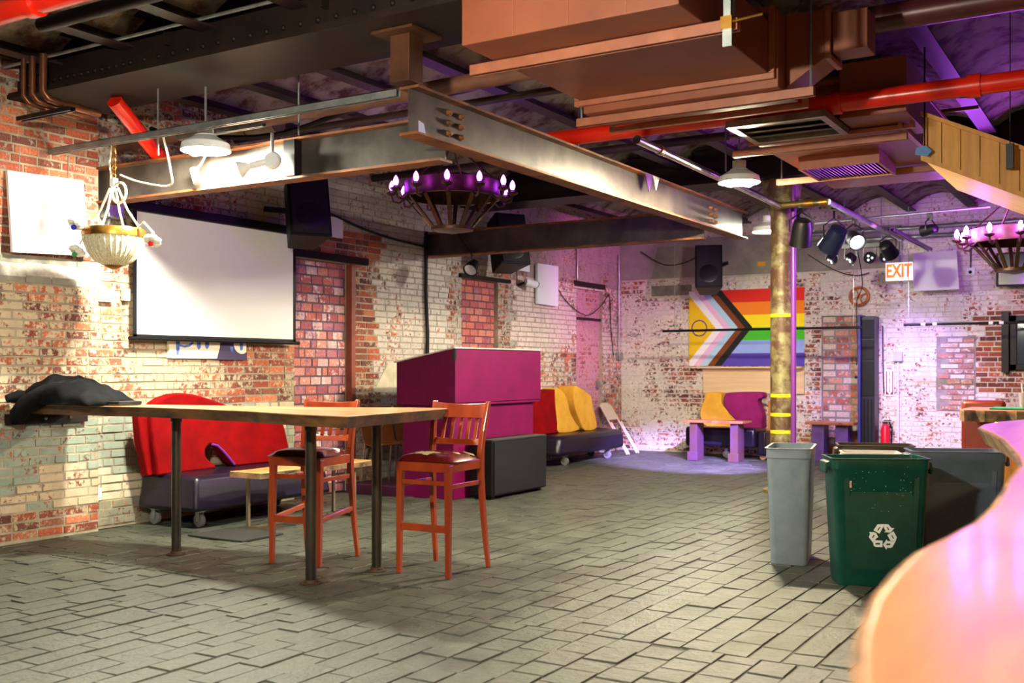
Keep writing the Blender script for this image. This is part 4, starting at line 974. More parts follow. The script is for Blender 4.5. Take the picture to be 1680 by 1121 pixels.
build(MB().prism([((a+5.3)*.997-5.3,(b-5)*.992+5) for a,b in top], XY(1.031), 0, .006), 'tabletop', SLAB, t, bevel=.002)
PIPE = M('blackened pipe', (62,60,56), .3, .75, c2=(92,82,70), scale=6, stretch=(3,3,.4))
for x, y in ((-5.83,5.07),(-4.34,4.8),(-4.25,5.32)):
    l = build(MB().tube([(x,y,.008),(x,y,.97)], .033, 16), 'leg', PIPE, t, smooth=True)
    build(MB().lathe([(.066,0),(.066,.007),(.043,.009),(.040,.025),(.034,.027)], (x,y,0), 20), 'floor_flange', M('rusty floor flange', (86,58,44), .7, .2, c2=(54,40,34), scale=14), l, smooth=True)
    build(MB().lathe([(.034,.925),(.04,.93),(.04,.958),(.075,.960),(.075,.966)], (x,y,0), 20), 'top_flange', PIPE, l, smooth=True)
br = build(MB().box(WL+.092,WL+.13,4.66,5.34,.885,.966).box(WL+.092,-6.9,4.82,5.15,.956,.966), 'wall_bracket', GIRDER, t)
for y in (4.76, 4.97, 5.18): build(MB().ball((WL+.132,y,.925), .014, 8, 6), 'bolt', GALV, br, smooth=True)

# black coat thrown on the table
cm = MB(); nx, ny = 46, 26; CV = {}
def coat_h(s, q):
    e = max(0, 1-abs(2*s-1)**3.2)*max(0, 1-abs(2*q-1)**2.6)
    fold = .034*noise.noise(Vector((s*9+q*3, q*4, 1))) + .018*math.sin(s*15-q*6) + .012*noise.noise(Vector((s*22, q*14, 4)))
    return max(.004, e**.45*(.185-.05*s+fold+.03*math.sin(s*4.2)))
vs = []; fs = []
for j in range(ny+1):
    for i in range(nx+1):
        s, q = i/nx, j/ny
        x = -7.12+.82*s+.03*noise.noise(Vector((q*5,s*2,7))); y = 4.70+.44*q+.035*noise.noise(Vector((s*6,2,q*2)))
        z = 1.042+coat_h(s, q)
        vs.append((x,y,z))
for j in range(ny):
    for i in range(nx): a = j*(nx+1)+i; fs.append((a,a+1,a+nx+2,a+nx+1))
cm.add(vs, fs)
t = thing('black_coat', 'crumpled black coat thrown over the wall end of table', 'coat', (-6.7, 4.9, 1.04))
CLOTH = M('black cloth', (10,10,12), .85, c2=(17,18,21), scale=10, bump=.2, spec=.12)
o = build(cm, 'coat_body', CLOTH, t, smooth=True); o.data.set_sharp_from_angle(angle=R(180))
sl = o.modifiers.new('cloth thickness', 'SOLIDIFY'); sl.thickness = .008
build(MB().tube([(-6.72,4.86,1.14),(-6.86,4.76,1.11),(-6.98,4.70,1.04),(-7.02,4.66,.97),(-7.03,4.66,.93)], .06, 12, rs=[.075,.075,.07,.062,.05]), 'sleeve', CLOTH, t, smooth=True)
build(MB().tube([(-7.0,4.80,1.08),(-7.08,4.70,1.10),(-7.10,4.62,1.08)], .04, 10, rs=[.05,.045,.03]), 'cuff', CLOTH, t, smooth=True)
build(MB().prism([(-6.42,4.84),(-6.20,4.88),(-6.22,5.1),(-6.45,5.08)], XY(1.039), 0, .03), 'folded_hem', M('shiny black lining', (24,28,26), .25), t, bevel=.01)

# ------------------------------------------------------------------ bar stools
def stool(label, loc, rz, low_side, torn):
    t = thing('bar_stool', label, 'stool', loc, rz, 'orange wooden bar stools at the high table', local=True)
    for s in (-1,1):
        build(MB().bar((s*.185,-.2,0),(s*.18,-.19,.70),.030,.030,w1=.042,h1=.042), 'leg', STOOLW, t, bevel=.004)
        P = [(.205,.255,0),(.198,.225,.2),(.192,.20,.42),(.188,.185,.62),(.188,.185,.76),(.194,.205,.90),(.202,.235,1.02),(.207,.252,1.085)]
        m = MB(); wd = [.030,.034,.038,.042,.042,.038,.034,.030]; vs = []; fs = []
        for (x,y,z), q in zip(P, wd):
            for i, j in ((-1,-1),(1,-1),(1,1),(-1,1)): vs.append((s*x+i*q*.42, y+j*q*.5, z))
        for k in range(len(P)-1):
            for i in range(4): fs.append((k*4+i, k*4+(i+1)%4, (k+1)*4+(i+1)%4, (k+1)*4+i))
        fs += [(3,2,1,0), tuple(len(vs)-4+i for i in range(4))]
        build(MB().add(vs, fs), 'rear_leg', STOOLW, t, bevel=.004)
        build(MB().bar((s*.182,-.18,.565),(s*.188,.185,.565),.020,.028), 'stretcher', STOOLW, t, bevel=.003)
        if low_side: build(MB().bar((s*.184,-.19,.30),(s*.194,.205,.34),.020,.032), 'stretcher', STOOLW, t, bevel=.003)
    build(MB().bar((-.18,-.192,.30),(.18,-.192,.30),.022,.045), 'stretcher', STOOLW, t, bevel=.003)
    build(MB().bar((-.18,-.19,.585),(.18,-.19,.585),.020,.028), 'stretcher', STOOLW, t, bevel=.003)
    build(MB().box(-.20,.20,-.215,-.175,.655,.715).box(-.19,.19,.16,.19,.655,.715).box(-.20,-.175,-.18,.18,.655,.715).box(.175,.20,-.18,.18,.655,.715), 'apron', STOOLW, t, bevel=.003)
    nx, ny = 12, 12; vs = []; fs = []
    for j in range(ny+1):
        for i in range(nx+1):
            a, b = i/nx*2-1, j/ny*2-1; w_ = .215-.015*(b+1)/2
            vs.append((a*w_*(1-.04*b*b), -.225+ (b+1)/2*.40, .718+.052*(1-abs(a)**3.5)**.5*(1-abs(b)**3.5)**.5))
    for j in range(ny):
        for i in range(nx): k = j*(nx+1)+i; fs.append((k,k+1,k+nx+2,k+nx+1))
    k = len(vs); rim = [i for i in range(nx+1)] + [(j+1)*(nx+1)-1 for j in range(1,ny+1)] + [ny*(nx+1)+i for i in range(nx-1,-1,-1)] + [j*(nx+1) for j in range(ny-1,0,-1)]
    fs.append(tuple(reversed(rim)))
    se = build(MB().add(vs, fs), 'seat_cushion', VINYL, t, smooth=True)
    if torn:
        for cx_, cy_, r_ in ((-.02,-.12,.055),(-.13,-.06,.026),(.13,-.02,.02),(.15,.10,.03)):
            m = MB(); pl = [(cx_+r_*(1+.35*math.sin(k*2.3+r_*90))*math.cos(k*.524)*1.2, cy_+r_*(1+.3*math.cos(k*1.9))*math.sin(k*.524)) for k in range(12)]
            m.prism(pl, lambda a, b, d: (a, b, .718+.052*(1-min(1,abs(a/.21))**3.5)**.5*(1-min(1,abs((b+.025)/.2))**3.5)**.5+d), -.004, .0015)
            build(m, 'torn_patch', M('exposed foam', (218,200,150), .9), se)
    # curved top rail, lower rail and slats
    def rail(z0, z1, y0, bow, nm):
        vs = []; fs = []; n = 8
        for i in range(n+1):
            a = i/n*2-1; y = y0 + bow*(1-a*a)
            for (yy, zz) in ((y-.011,z0),(y+.011,z0),(y+.011+.02,z1-.010*(1-a*a)),(y-.011+.02,z1-.010*(1-a*a))): vs.append((a*.195, yy, zz))
        for i in range(n):
            for k in range(4): fs.append((i*4+k, i*4+(k+1)%4, (i+1)*4+(k+1)%4, (i+1)*4+k))
        fs += [(3,2,1,0), tuple(n*4+k for k in range(4))]
        build(MB().add(vs, fs), nm, STOOLW, t, bevel=.003)
    rail(.975, 1.075, .225, .03, 'top_rail'); rail(.80, .845, .19, .02, 'lower_rail')
    for k in range(5):
        x = -.125+.0625*k; bw = 1-(x/.195)**2
        build(MB().bar((x,.20+.02*bw,.835),(x,.238+.03*bw,.985),.026,.010,(0,-1,0)), 'slat', STOOLW, t, bevel=.002)
    return t
stool('orange wooden bar stool with torn red seat at table end', (-3.91,5.55,0), R(2), False, True)
stool('orange wooden bar stool behind the pipe leg, seat intact', (-4.87,5.40,0), R(9), True, False)

# ------------------------------------------------------------------ slim bins
def rrect(a, b, r, n=4):
    out = []
    for cx, cy, t0 in ((a-r,b-r,0),(-a+r,b-r,90),(-a+r,-b+r,180),(a-r,-b+r,270)):
        for k in range(n+1):
            t = R(t0+90*k/n); out.append((cx+r*math.cos(t), cy+r*math.sin(t)))
    return out
def slim_bin(label, loc, rz, mat, h=.76, la=.28, lb=.14, grp='slim recycling and waste bins', ribs=True, logo=False, handles=True):
    """Long axis along local X."""
    t = thing('waste_bin', label, 'bin', loc, rz, grp, local=True)
    lv = [(la*.84,lb*.80,0),(la*.86,lb*.82,.012),(la*.98,lb*.98,h-.07),(la*1.0,lb*1.0,h-.065),(la*1.0,lb*1.0,h-.008),(la*1.03,lb*1.06,h-.006),(la*1.03,lb*1.06,h),(la*.975,lb*.95,h),(la*.96,lb*.93,h-.06),(la*.80,lb*.76,.02)]
    vs = []; fs = []; n = None
    for a, b, z in lv:
        p = rrect(a, b, .04); n = len(p); vs += [(x,y,z) for x,y in p]
    for i in range(len(lv)-1):
        for j in range(n): fs.append((i*n+j, i*n+(j+1)%n, (i+1)*n+(j+1)%n, (i+1)*n+j))
    fs.append(tuple(range(n-1,-1,-1))); fs.append(tuple((len(lv)-1)*n+j for j in range(n)))
    body = build(MB().add(vs, fs), 'body', mat, t, smooth=True)
    for s in (-1,1) if handles else ():
        build(MB().prism([(la*.99,h-.02),(la*1.10,h-.03),(la*1.12,h-.09),(la*1.07,h-.10),(la*1.05,h-.06),(la*.98,h-.06)], lambda a, b, d: (s*a, d, b), -lb*.55, lb*.55), 'handle', mat, t, bevel=.006)
    if ribs:
        for y in (-1,1):
            for x in (-.74,.74):
                build(MB().bar((x*la*.86,y*lb*.82,.06),(x*la*.97,y*lb*.975,h-.12),.03,.012,(0,-y,.05)), 'rib', mat, body)
            p0 = [(-la*.62,.10),(la*.62,.10),(la*.66,h-.24),(la*.60,h-.20),(-la*.60,h-.20),(-la*.66,h-.24)]
            f = lambda a, b, d: (a, y*(lb*(.82+.16*b/(h-.07))+d), b)
            build(MB().prism(p0, f, -.003, .003), 'raised_panel', mat, body)
    if logo:
        f = lambda a, b, d: (a, -(lb*(.82+.16*b/(h-.07))+.003+d), b)
        arrows = [[(375,455),(450,335),(590,330),(490,520)],
                  [(592,330),(660,335),(720,405),(775,405),(705,495),(575,490),(610,470),(570,390)],
                  [(640,545),(760,470),(825,590),(800,662),(705,662)],
                  [(705,668),(800,668),(740,780),(700,800),(640,795),(625,835),(560,735),(630,630),(640,660)],
                  [(372,705),(405,650),(550,655),(550,785),(420,785),(385,760)],
                  [(290,490),(380,490),(430,510),(470,595),(440,600),(402,650),(370,700),(285,590),(310,530)]]
        holes = [[(445,450),(490,385),(510,390),(465,455)],[(625,385),(645,385),(680,440),(660,450)],[(345,600),(380,540),(400,550),(365,610)],
                 [(715,545),(735,545),(770,610),(750,615)],[(415,705),(500,700),(500,735),(415,735)],[(625,715),(710,710),(690,745),(620,745)]]
        k = .165/545
        cv = lambda q: [((a-558)*k+.01, .30-(b-575)*k) for a, b in q]
        W_ = M('white print', (236,242,244), .5)
        for q in arrows: build(MB().prism(cv(q), f, 0, .002), 'recycling_arrow', W_, body)
        for q in holes: build(MB().prism(cv(q), f, .002, .0025), 'arrow_mark', mat, body)
        build(MB().prism([(-.215,h-.175),(-.175,h-.175),(-.175,h-.135),(-.215,h-.135)], f, -.001, .0015), 'maker_label', M('red label', (190,40,40), .5, c2=(230,220,220), scale=60), body)
        fl_ = MB()
        for _ in range(45):
            a, b = rnd.uniform(-.2,.22), rnd.uniform(.45,.72); r_ = rnd.uniform(.0012,.003)
            fl_.prism([(a+r_*math.cos(q*1.26), b+r_*math.sin(q*1.26)) for q in range(5)], f, -.0035, .0005)
        o = build(fl_, 'splashes', M('dried splash', (150,190,176), .8), body); o['kind'] = 'stuff'
    return t
slim_bin('pale grey slim bin standing alone left of the green bin', (-2.10,7.12,0), R(90+12), LGREYB, .775, .27, .145, handles=False, ribs=False)
slim_bin('green recycling bin with white arrow symbol', (-1.44,6.62,0), R(27), GREENB, .765, .285, .15, logo=True)
slim_bin('slate grey bin behind the green bin, by the bar', (-1.10,7.36,0), R(22), GREYB, .77, .285, .15)
slim_bin('dark brown bin at the back of the bin cluster', (-1.66,7.62,0), R(18), BROWNB, .77, .25, .15)
slim_bin('beige bin tucked between green and brown bins', (-1.58,7.12,0), R(20), BEIGEB, .755, .18, .13, ribs=False)

# ------------------------------------------------------------------ bar counters
t = thing('bar_counter', 'honey coloured live edge bar slab in the near right corner', 'counter', (.2, 2.6, 0))
edge = [(.02,.35),(-.10,.55),(-.17,.72),(-.205,.856),(-.235,.99),(-.262,1.17),(-.275,1.35),(-.278,1.515),(-.262,1.70),(-.25,1.87),(-.252,2.1),(-.262,2.31),(-.28,2.6),(-.292,2.98),(-.33,3.3),(-.386,3.65),(-.46,4.1),(-.55,4.5),(-.635,4.85),(-.65,5.1),(-.62,5.4),(-.52,5.75),(-.3,5.95),(.1,6.0)]
top = edge + [(.62,5.9),(.66,3.0),(.6,1.0),(.5,.35)]
n = len(top); und = [(a+(.035 if a < .4 else -.02), b) for a, b in top]
build(MB().add([(a,b,1.046) for a,b in top]+[(a,b,.98) for a,b in und], [tuple(range(n)),tuple(range(2*n-1,n-1,-1))]+[(i,(i+1)%n,n+(i+1)%n,n+i) for i in range(n)]), 'bark_edge', BARK, t)
build(MB().prism([(a+(.01 if a < .4 else 0), b) for a,b in top], XY(1.046), 0, .006), 'slab_top', BARTOP, t, bevel=.003)
for k in range(14): build(MB().box(.14, .18, .6+.36*k, .955+.36*k, 0, .98), 'front_board', PLYO, t, bevel=.002)
build(MB().box(.18,.56,.6,5.6,.05,.98), 'cabinet', GIRDER, t)
t = thing('bar_counter', 'far bar counter with dark scalloped edge and orange glowing front', 'counter', (-.4, 8.8, 0))
edge = []
for k in range(26): edge.append((-1.17+.07*k, 8.26+.018*math.sin(k*2.1)))
top = [(-1.22,9.0),(-1.22,8.4)] + edge + [(.6,9.0)]
build(MB().prism(top, XY(.915), 0, .075), 'bark_edge', BARK, t)
build(MB().prism(top, XY(.99), 0, .008), 'slab_top', BARTOP, t)
for k in range(7): build(MB().box(-.99+.25*k, -.745+.25*k, 8.44, 8.48, 0, .90), 'front_board', PINE, t, bevel=.002)
build(MB().box(-.98,.58,8.40,8.425,.885,.91), 'led_strip', M('warm led strip', (255,150,60), .4, emit=26), t)
build(MB().box(-.99,.6,8.48,8.9,0,.91), 'cabinet', GIRDER, t)
tag(build(MB().box(-1.02,-.3,8.42,8.72,.998,1.012), 'bar_mat', M('green rubber mat', (18,150,80), .5), bevel=.004), 'green bar mat on the far bar counter', 'mat')
t = thing('plastic_cup', 'clear plastic cup with straw on the far bar counter', 'cup', (-.80, 8.55, 1.012))
build(MB().lathe([(.030,0),(.042,.11),(.044,.112),(.041,.11),(.029,.004)], (-.80,8.55,1.012), 16), 'cup', M('clear plastic', (235,225,235), .15, trans=.7), t, smooth=True)
build(MB().tube([(-.80,8.55,1.02),(-.82,8.56,1.19)], .005, 6), 'straw', WHITE, t)
t = thing('bar_chair', 'red leather bar chair behind the slate bin', 'chair', (-1.08, 8.95, 0))
LEA = M('red brown leather', (130,44,24), .35, c2=(104,30,18), scale=4, coat=.2)
build(MB().box(-1.30,-.98,9.02,9.10,.58,1.05), 'backrest', LEA, t, bevel=.03, smooth=True)
build(MB().box(-1.36,-.98,9.0,9.40,.50,.60), 'seat', LEA, t, bevel=.03, smooth=True)
for x in (-1.32,-1.02):
    for y in (9.04,9.36): build(MB().bar((x,y,0),(x,y,.5),.035,.035), 'leg', GIRDER, t)
build(MB().box(-1.32,-1.02,9.03,9.05,.18,.21), 'footrest', GIRDER, t)

# ------------------------------------------------------------------ sloping boarded stair soffit
t = thing('stair_soffit', 'sloping yellow pine boarded stair soffit at the top right', 'staircase', (-.3, 8.2, 2.0))
sl_ = -.489; zl = lambda x: 2.709 + (x+1.316)*sl_
for k in range(14):
    x0 = -1.316+.118*k; x1 = x0+.114
    build(MB().prism([(x0,zl(x0)),(x1,zl(x1)),(x1,zl(x1)+.30),(x0,zl(x0)+.30)], XZ(7.5), rnd.uniform(-.004,.0), .025), 'board', PINE, t, bevel=.002)
for k in range(7):
    y0 = 7.53+.2*k
    build(MB().add([(-1.316,y0,zl(-1.316)+.002),(.34,y0,zl(.34)+.002),(.34,y0+.196,zl(.34)+.002),(-1.316,y0+.196,zl(-1.316)+.002),(-1.316,y0,zl(-1.316)+.02),(.34,y0,zl(.34)+.02),(.34,y0+.196,zl(.34)+.02),(-1.316,y0+.196,zl(-1.316)+.02)],
          [(3,2,1,0),(4,5,6,7),(0,1,5,4),(1,2,6,5),(2,3,7,6),(3,0,4,7)]), 'soffit_board', M('pale pine', (222,178,110), .5, c2=(204,156,84), scale=3, stretch=(.6,6,6)), t)
build(MB().prism([(-1.33,zl(-1.33)-.012),(.34,zl(.34)-.012),(.34,zl(.34)+.02),(-1.33,zl(-1.33)+.02)], XZ(7.485), 0, .012), 'trim', PINE, t)
build(MB().prism([(-1.33,zl(-1.33)+.29),(.34,zl(.34)+.29),(.34,zl(.34)+.32),(-1.33,zl(-1.33)+.32)], XZ(7.48), 0, .05), 'cap', PINE, t)
build(MB().prism([(-1.316,zl(-1.316)+.02),(.34,zl(.34)+.02),(.34,zl(.34)+.30),(-1.316,zl(-1.316)+.30)], XZ(8.9), 0, .025), 'back_board', PINE, t)
tag(build(MB().prism([(-1.36,2.74),(-1.28,2.72),(-1.25,2.75),(-1.29,2.79),(-1.35,2.78)], XZ(7.44), 0, .03), 'tape_wad', M('blue tape', (86,130,190), .6)), 'small blue tape wad at the corner of the stair soffit', 'tape')
rod((-1.30,7.45,2.78),(-1.30,7.45,3.45),.006,'thin dark wire at the left end of the stair soffit',BLACKM,'hanger_wire','wire')
tag(build(MB().box(-.80,-.755,7.40,7.45,2.58,2.74).tube([(-.777,7.425,2.74),(-.777,7.425,3.66)],.004,5), 'hanging_sensor', BLACKM, bevel=.004), 'small black sensor hanging before the stair boards', 'sensor')
for x, lb in ((-.5,'left black diagonal strut at the top right corner'),(-.28,'right black diagonal strut at the top right corner')):
    tag(build(MB().bar((x,6.9,3.05),(x-.06+.1*(x>-.4),6.9,3.62),.04,.04), 'brace', BLACKM), lb, 'brace')

# ------------------------------------------------------------------ stage lamps
def par_can(label, c, d, r=.1, l=.22, lens=(30,30,60), emit=0, spot=None, col_=BLACKM):
    t = thing('stage_lamp', label, 'stage lamp', c, 0, 'stage lamps on the lighting pipe')
    rm = Vector(d).to_track_quat('Z','Y').to_matrix(); c = Vector(c)
    build(MB().lathe([(r*.45,-l*.5),(r*.8,-l*.42),(r*.92,-l*.2),(r,l*.35),(r*1.06,l*.5),(r*.94,l*.5),(r*.9,l*.3)], c, 20, rm), 'can', col_, t, smooth=True)
    build(MB().lathe([(r*.92,l*.34),(r*.5,l*.36),(.002,l*.365)], c, 20, rm), 'lens', M('lens %d %d' % (lens[0], emit), lens, .15, emit=emit), t, smooth=True)
    sx = rm @ Vector((1,0,0)); up = Vector((0,0,r*1.5+.04))
    build(MB().tube([c+sx*r*1.1, c+sx*r*1.15+up*.6, c+up, c-sx*r*1.15+up*.6, c-sx*r*1.1], .008, 6), 'yoke', BLACKM, t, smooth=True)
    build(MB().tube([c+up, (c.x, c.y, 2.93)], .012, 6).box(c.x-.025,c.x+.025,c.y-.02,c.y+.02,2.90,2.98), 'clamp', BLACKM, t)
    if spot:
        to, e, cl, ang = spot
        p = c + rm @ Vector((0,0,l*.56)); g_ = glow('stage_beam', 'SPOT', t, p, e, cl, spot_size=R(ang), spot_blend=.8, shadow_soft_size=.05)
        g_.rotation_euler = (Vector(to)-p).to_track_quat('-Z','Y').to_euler()
    return t
VB = (.42, .30, 1.0)
par_can('large black stage lamp hanging nearest to the column', (-2.98,10.45,2.66), (-.2,.35,-.9), .105, .27)
par_can('navy stage lamp tilted down in the middle of the lamp cluster', (-2.75,10.8,2.62), (-.55,.45,-.7), .11, .27, (40,10,80), col_=M('navy lamp can', (20,26,52), .35, .3), spot=((-5.4,13.55,0), 4200, VB, 32))
par_can('stage lamp with a glowing white lens below the pipe', (-2.75,11.65,2.70), (.5,-.75,-.5), .085, .2, (235,240,255), 4)
par_can('small dark stage lamp on the silver conduit', (-2.05,12.05,2.80), (-.85,.45,-.1), .06, .18, (90,10,60), spot=((-7.28,14.3,2.5), 260, (.85,.22,.72), 36))
par_can('black stage lamp facing the exit sign wall', (-2.72,13.2,2.74), (.2,.8,-.5), .09, .22, (60,20,110), spot=((-3.0,15.3,.8), 170, (.48,.30,1.0), 62))
t = thing('led_light_bar', 'black bar with four round multi lamp heads', 'stage lamp', (-3.13, 13.45, 2.6), 0, 'stage lamps on the lighting pipe')
build(MB().box(-3.52,-2.76,13.42,13.48,2.80,2.86), 'bar', BLACKM, t, bevel=.004)
for k, x in enumerate((-3.45,-3.22,-2.99,-2.80)):
    tilt = Vector((-.6 if k < 2 else .15, -.35 if k < 2 else -.9, -.8 if k < 2 else -.35))
    rm = tilt.to_track_quat('Z','Y').to_matrix(); c = Vector((x,13.45,2.68))
    h = build(MB().lathe([(.03,-.06),(.06,-.05),(.075,.0),(.075,.03),(.065,.03)], c, 12, rm), 'lamp_head', BLACKM, t, smooth=True)
    build(MB().lathe([(.066,.028),(.003,.029)], c, 12, rm), 'face', BLACK, h)
    for q in range(3):
        a = q*2.09; build(MB().ball(c+rm @ Vector((.03*math.cos(a),.03*math.sin(a),.03)), .016, 8, 6), 'led_lens', M('led lens', (210,220,226), .1, emit=.6), h, smooth=True)
    for s in (-1,1): build(MB().bar((x+s*.07,13.45,2.81),(x+s*.075,13.45,2.68),.012,.02), 'yoke', BLACKM, t)
rod((-3.3,13.45,2.86),(-3.3,13.45,3.42),.008,'left thin rod holding the four head lamp bar',group=GR)
rod((-2.85,13.45,2.86),(-2.85,13.45,3.42),.008,'right thin rod holding the four head lamp bar',group=GR)
strut('violet channel running out to the back wall', (-2.55,12.6,2.90), (-2.55,15.05,2.90), M('violet pipe', (0,0,0)), .05, .04)

# ------------------------------------------------------------------ back wall fittings
t = thing('exit_sign', 'white exit sign with orange letters', 'sign', (-2.95, 15.05, 2.51))
build(MB().box(-3.13,-2.78,15.03,15.08,2.505,2.75), 'box', M('sign face', (250,246,244), .5, emit=.35), t, bevel=.006)
text_mesh('EXIT', .20, 'lettering', M('exit orange', (250,110,20), .5, emit=.5), t, Matrix.Translation((-2.955,15.028,2.63)) @ Matrix.Rotation(R(90),4,'X') @ Matrix.Diagonal((.82,1.25,1,1)))
build(MB().tube([(-2.955,15.06,2.75),(-2.955,15.06,3.05)], .012, 6), 'stem', GALV, t)
t = thing('extinguisher_sign', 'tall narrow red and white fire extinguisher sign with arrow', 'sign', (-3.14, WB-.02, .92))
build(MB().box(-3.195,-3.08,WB-.022,WB-.014,.915,1.36), 'plate', M('sign white', (244,236,244), .5), t)
RS = M('sign red', (176,16,60), .5)
for x0,x1 in ((-3.185,-3.172),(-3.103,-3.09)): build(MB().box(x0,x1,WB-.024,WB-.022,.935,1.265), 'red_edge', RS, t)
build(MB().prism([(-3.185,.935),(-3.14,.935),(-3.185,1.0)], XZ(WB-.024), 0, .002), 'red_corner', RS, t)
build(MB().prism([(-3.09,.935),(-3.135,.935),(-3.09,1.0)], XZ(WB-.024), 0, .002), 'red_corner', RS, t)
build(MB().box(-3.18,-3.095,WB-.024,WB-.022,1.335,1.345), 'red_edge', RS, t)
DT = M('dark lettering', (70,20,50), .5)
text_mesh('FIRE', .042, 'lettering', DT, t, Matrix.Translation((-3.1375,WB-.023,1.30)) @ Matrix.Rotation(R(90),4,'X'), .001)
for k, ch in enumerate('EXTINGUISHER'):
    text_mesh(ch, .030, 'letter', DT, t, Matrix.Translation((-3.1375,WB-.023,1.25-.0245*k)) @ Matrix.Rotation(R(90),4,'X'), .001)
t = thing('fire_extinguisher', 'small red fire extinguisher standing low at the back wall', 'extinguisher', (-3.18, WB-.1, .2))
build(MB().lathe([(.05,0),(.062,.01),(.062,.30),(.045,.35),(.02,.37)], (-3.18,WB-.09,.16), 16), 'cylinder', M('extinguisher red', (220,16,50), .3), t, smooth=True)
build(MB().box(-3.21,-3.15,WB-.11,WB-.07,.53,.56).box(-3.20,-3.10,WB-.1,WB-.08,.57,.585), 'valve', BLACKM, t)
build(MB().tube([(-3.13,WB-.09,.56),(-3.09,WB-.09,.45),(-3.10,WB-.09,.25)], .010, 6), 'hose', BLACK, t, smooth=True)
build(MB().box(-3.23,-3.13,WB-.03,WB-.014,.13,.5), 'wall_bracket', BLACKM, t)
t = thing('tall_cabinet', 'tall black open locker beside the bricked niche', 'cabinet', (-3.36, WB-.15, 0))
BK = M('dark violet black enamel', (30,26,44), .35, .1)
build(MB().box(-3.46,-3.28,WB-.30,WB-.02,.0,2.03), 'body', BK, t, bevel=.008)
build(MB().box(-3.50,-3.462,WB-.34,WB-.02,.0,2.05), 'door_leaf', M('indigo enamel', (56,50,110), .4), t, bevel=.004)
for z0,z1 in ((1.72,1.98),(1.42,1.70),(.92,1.40)): build(MB().box(-3.45,-3.29,WB-.312,WB-.30,z0,z1), 'panel', BLACK, t, bevel=.004)
for x in (-3.42,-3.37,-3.32): build(MB().box(x-.012,x+.012,WB-.315,WB-.30,.05,.88), 'slat', BLACK, t)
build(MB().ball((-3.53,WB-.30,1.18), .022, 10, 8), 'knob', BLACKM, t, smooth=True)
t = thing('valve_wheel', 'orange rusty hand wheel mounted high on white brick', 'wheel', (-3.545, WB-.06, 2.2))
OR = M('orange rust paint', (206,126,50), .55, c2=(160,90,36), scale=10)
build(MB().tube(arc((-3.545,WB-.06,2.325), .125, 0, 2*math.pi, 28), .02, 8), 'rim', OR, t, smooth=True)
for k in range(4): build(MB().bar((-3.545,WB-.06,2.325),(-3.545+.12*math.cos(k*1.571+.4),WB-.06,2.325+.12*math.sin(k*1.571+.4)),.016,.016), 'spoke', OR, t)
build(MB().lathe([(.035,0),(.035,.045),(.01,.05)], (-3.545,WB-.015,2.325), 12, Matrix.Rotation(R(90),3,'X')), 'hub', OR, t, smooth=True)
def hung_rod(label, x0, x1, y, z, cords, tape):
    t = thing('hanging_rod', label, 'rod', ((x0+x1)/2, y, z), 0, 'black rods hung along the back wall')
    build(MB().tube([(x0,y,z),(x1,y,z)], .018, 10), 'rod', BLACK, t, smooth=True)
    for x in cords: build(MB().tube([(x,y,z),(x,y,3.4)], .004, 5), 'cord', GALV, t)
    for x in tape: build(MB().tube([(x-.025,y,z),(x+.025,y,z)], .020, 10), 'tape_band', WHITE, t)
hung_rod('black rod hung across the rainbow flag', -6.14, -3.29, 14.35, 1.85, (-5.95,-3.4), ())
hung_rod('black rod with white tape hung at right of back wall', -2.76, -.9, 14.35, 1.87, (-2.7,-1.2), (-2.52,-2.38,-1.72,-1.6))
t = thing('wall_television', 'black flat television high on the right of the back wall', 'television', (-1.4, 15.1, 2.36))
build(MB().box(-1.74,-.75,15.03,15.08,2.37,2.81), 'screen_housing', BLACK, t, bevel=.006)
build(MB().box(-1.71,-.78,15.026,15.03,2.395,2.785), 'screen', M('dark screen', (10,8,18), .15), t)
build(MB().box(-1.3,-1.1,15.08,15.32,2.5,2.65), 'mount', BLACKM, t)
t = thing('framed_mirror', 'dark framed mirror behind the far bar counter', 'mirror', (-1.2, WB-.05, 1.25))
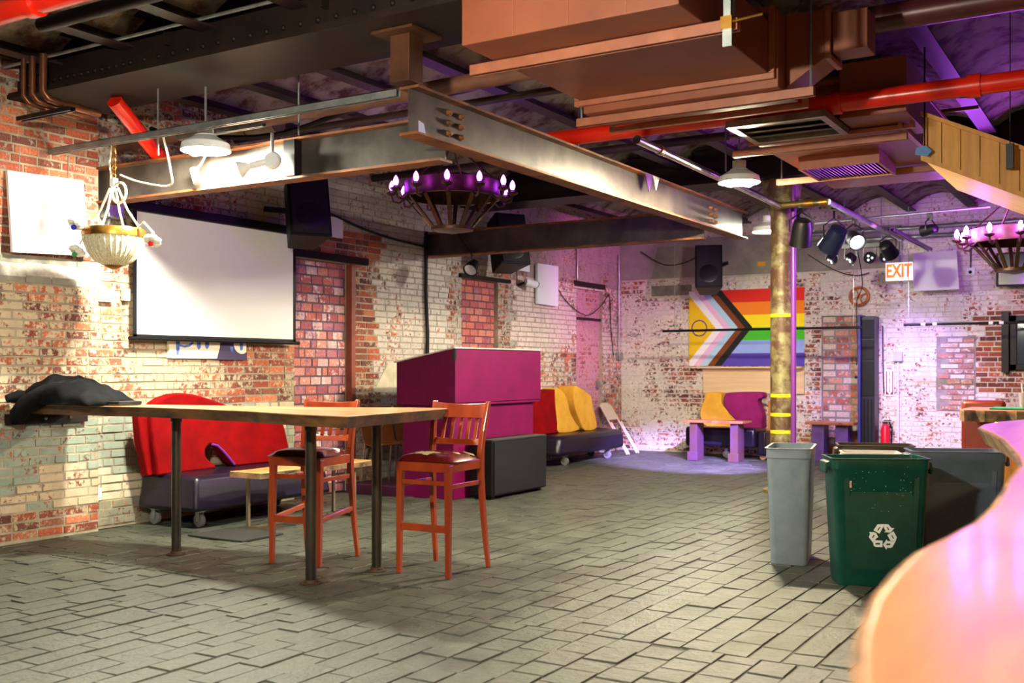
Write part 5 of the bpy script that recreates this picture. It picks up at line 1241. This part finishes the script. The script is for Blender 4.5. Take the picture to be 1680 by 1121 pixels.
for a in ((-1.60,-1.52,1.28,2.0),(-.70,-.62,1.28,2.0),(-1.60,-.62,1.92,2.0),(-1.60,-.62,1.28,1.36)):
    build(MB().box(a[0],a[1],WB-.09,WB-.014,a[2],a[3]), 'frame', M('black wood frame', (18,11,14), .4, spec=.2), t, bevel=.006)
build(MB().box(-1.53,-.69,WB-.035,WB-.016,1.35,1.93), 'glass', M('mirror glass', (236,236,240), .03, 1.), t)
tag(build(MB().box(-1.70,-1.61,WB-.12,WB-.014,1.25,2.05), 'window_post', M('black wood frame', (0,0,0)), bevel=.004), 'black upright board left of the framed mirror', 'post')
t = thing('security_camera', 'small white box camera on the back wall beside panel', 'camera', (-2.09, WB-.05, 2.58))
build(MB().box(-2.14,-2.03,WB-.045,WB-.014,2.56,2.66), 'housing', WHITE, t, bevel=.004)
build(MB().ball((-2.09,WB-.05,2.60), .022, 10, 8), 'lens', BLACK, t, smooth=True)
build(MB().tube([(-2.085,WB-.03,2.66),(-2.08,WB-.03,3.2)], .008, 6), 'cable', BLACK, t)
t = thing('security_camera', 'white bullet camera on left wall beside tall panel', 'camera', (WL+.1, 12.1, 2.4))
build(MB().tube([(WL+.12,12.12,2.46),(WL+.2,12.28,2.43)], .05, 14), 'housing', WHITE, t, smooth=True)
build(MB().tube([(WL+.19,12.27,2.433),(WL+.205,12.30,2.426)], .043, 14), 'lens', BLACK, t, smooth=True)
build(MB().tube([(WL+.02,12.1,2.42),(WL+.11,12.12,2.45)], .02, 8), 'arm', BLACKM, t, smooth=True)
build(MB().tube([(WL+.03,12.05,2.42),(WL+.03,12.05,2.85)], .007, 6), 'cable', BLACK, t)
tag(build(MB().box(-5.02,-4.9,WB-.058,WB-.05,2.83,2.89), 'orange_sticker', M('orange sticker', (244,170,20), .6)), 'small orange sticker on the concrete band', 'sticker')

# small clear lamp head clipped to the rust striped beam
t = thing('clip_lamp', 'small cream lamp head clipped to the rust striped beam', 'lamp', (-6.02, 5.42, 2.62))
build(MB().tube([(-5.9,5.43,2.90),(-5.97,5.42,2.80),(-6.02,5.41,2.76)], .008, 6), 'arm', CREAM, t, smooth=True)
build(MB().tube([(-6.03,5.41,2.77),(-5.99,5.40,2.66)], .030, 12, rs=[.034,.026]), 'head', CREAM, t, smooth=True)
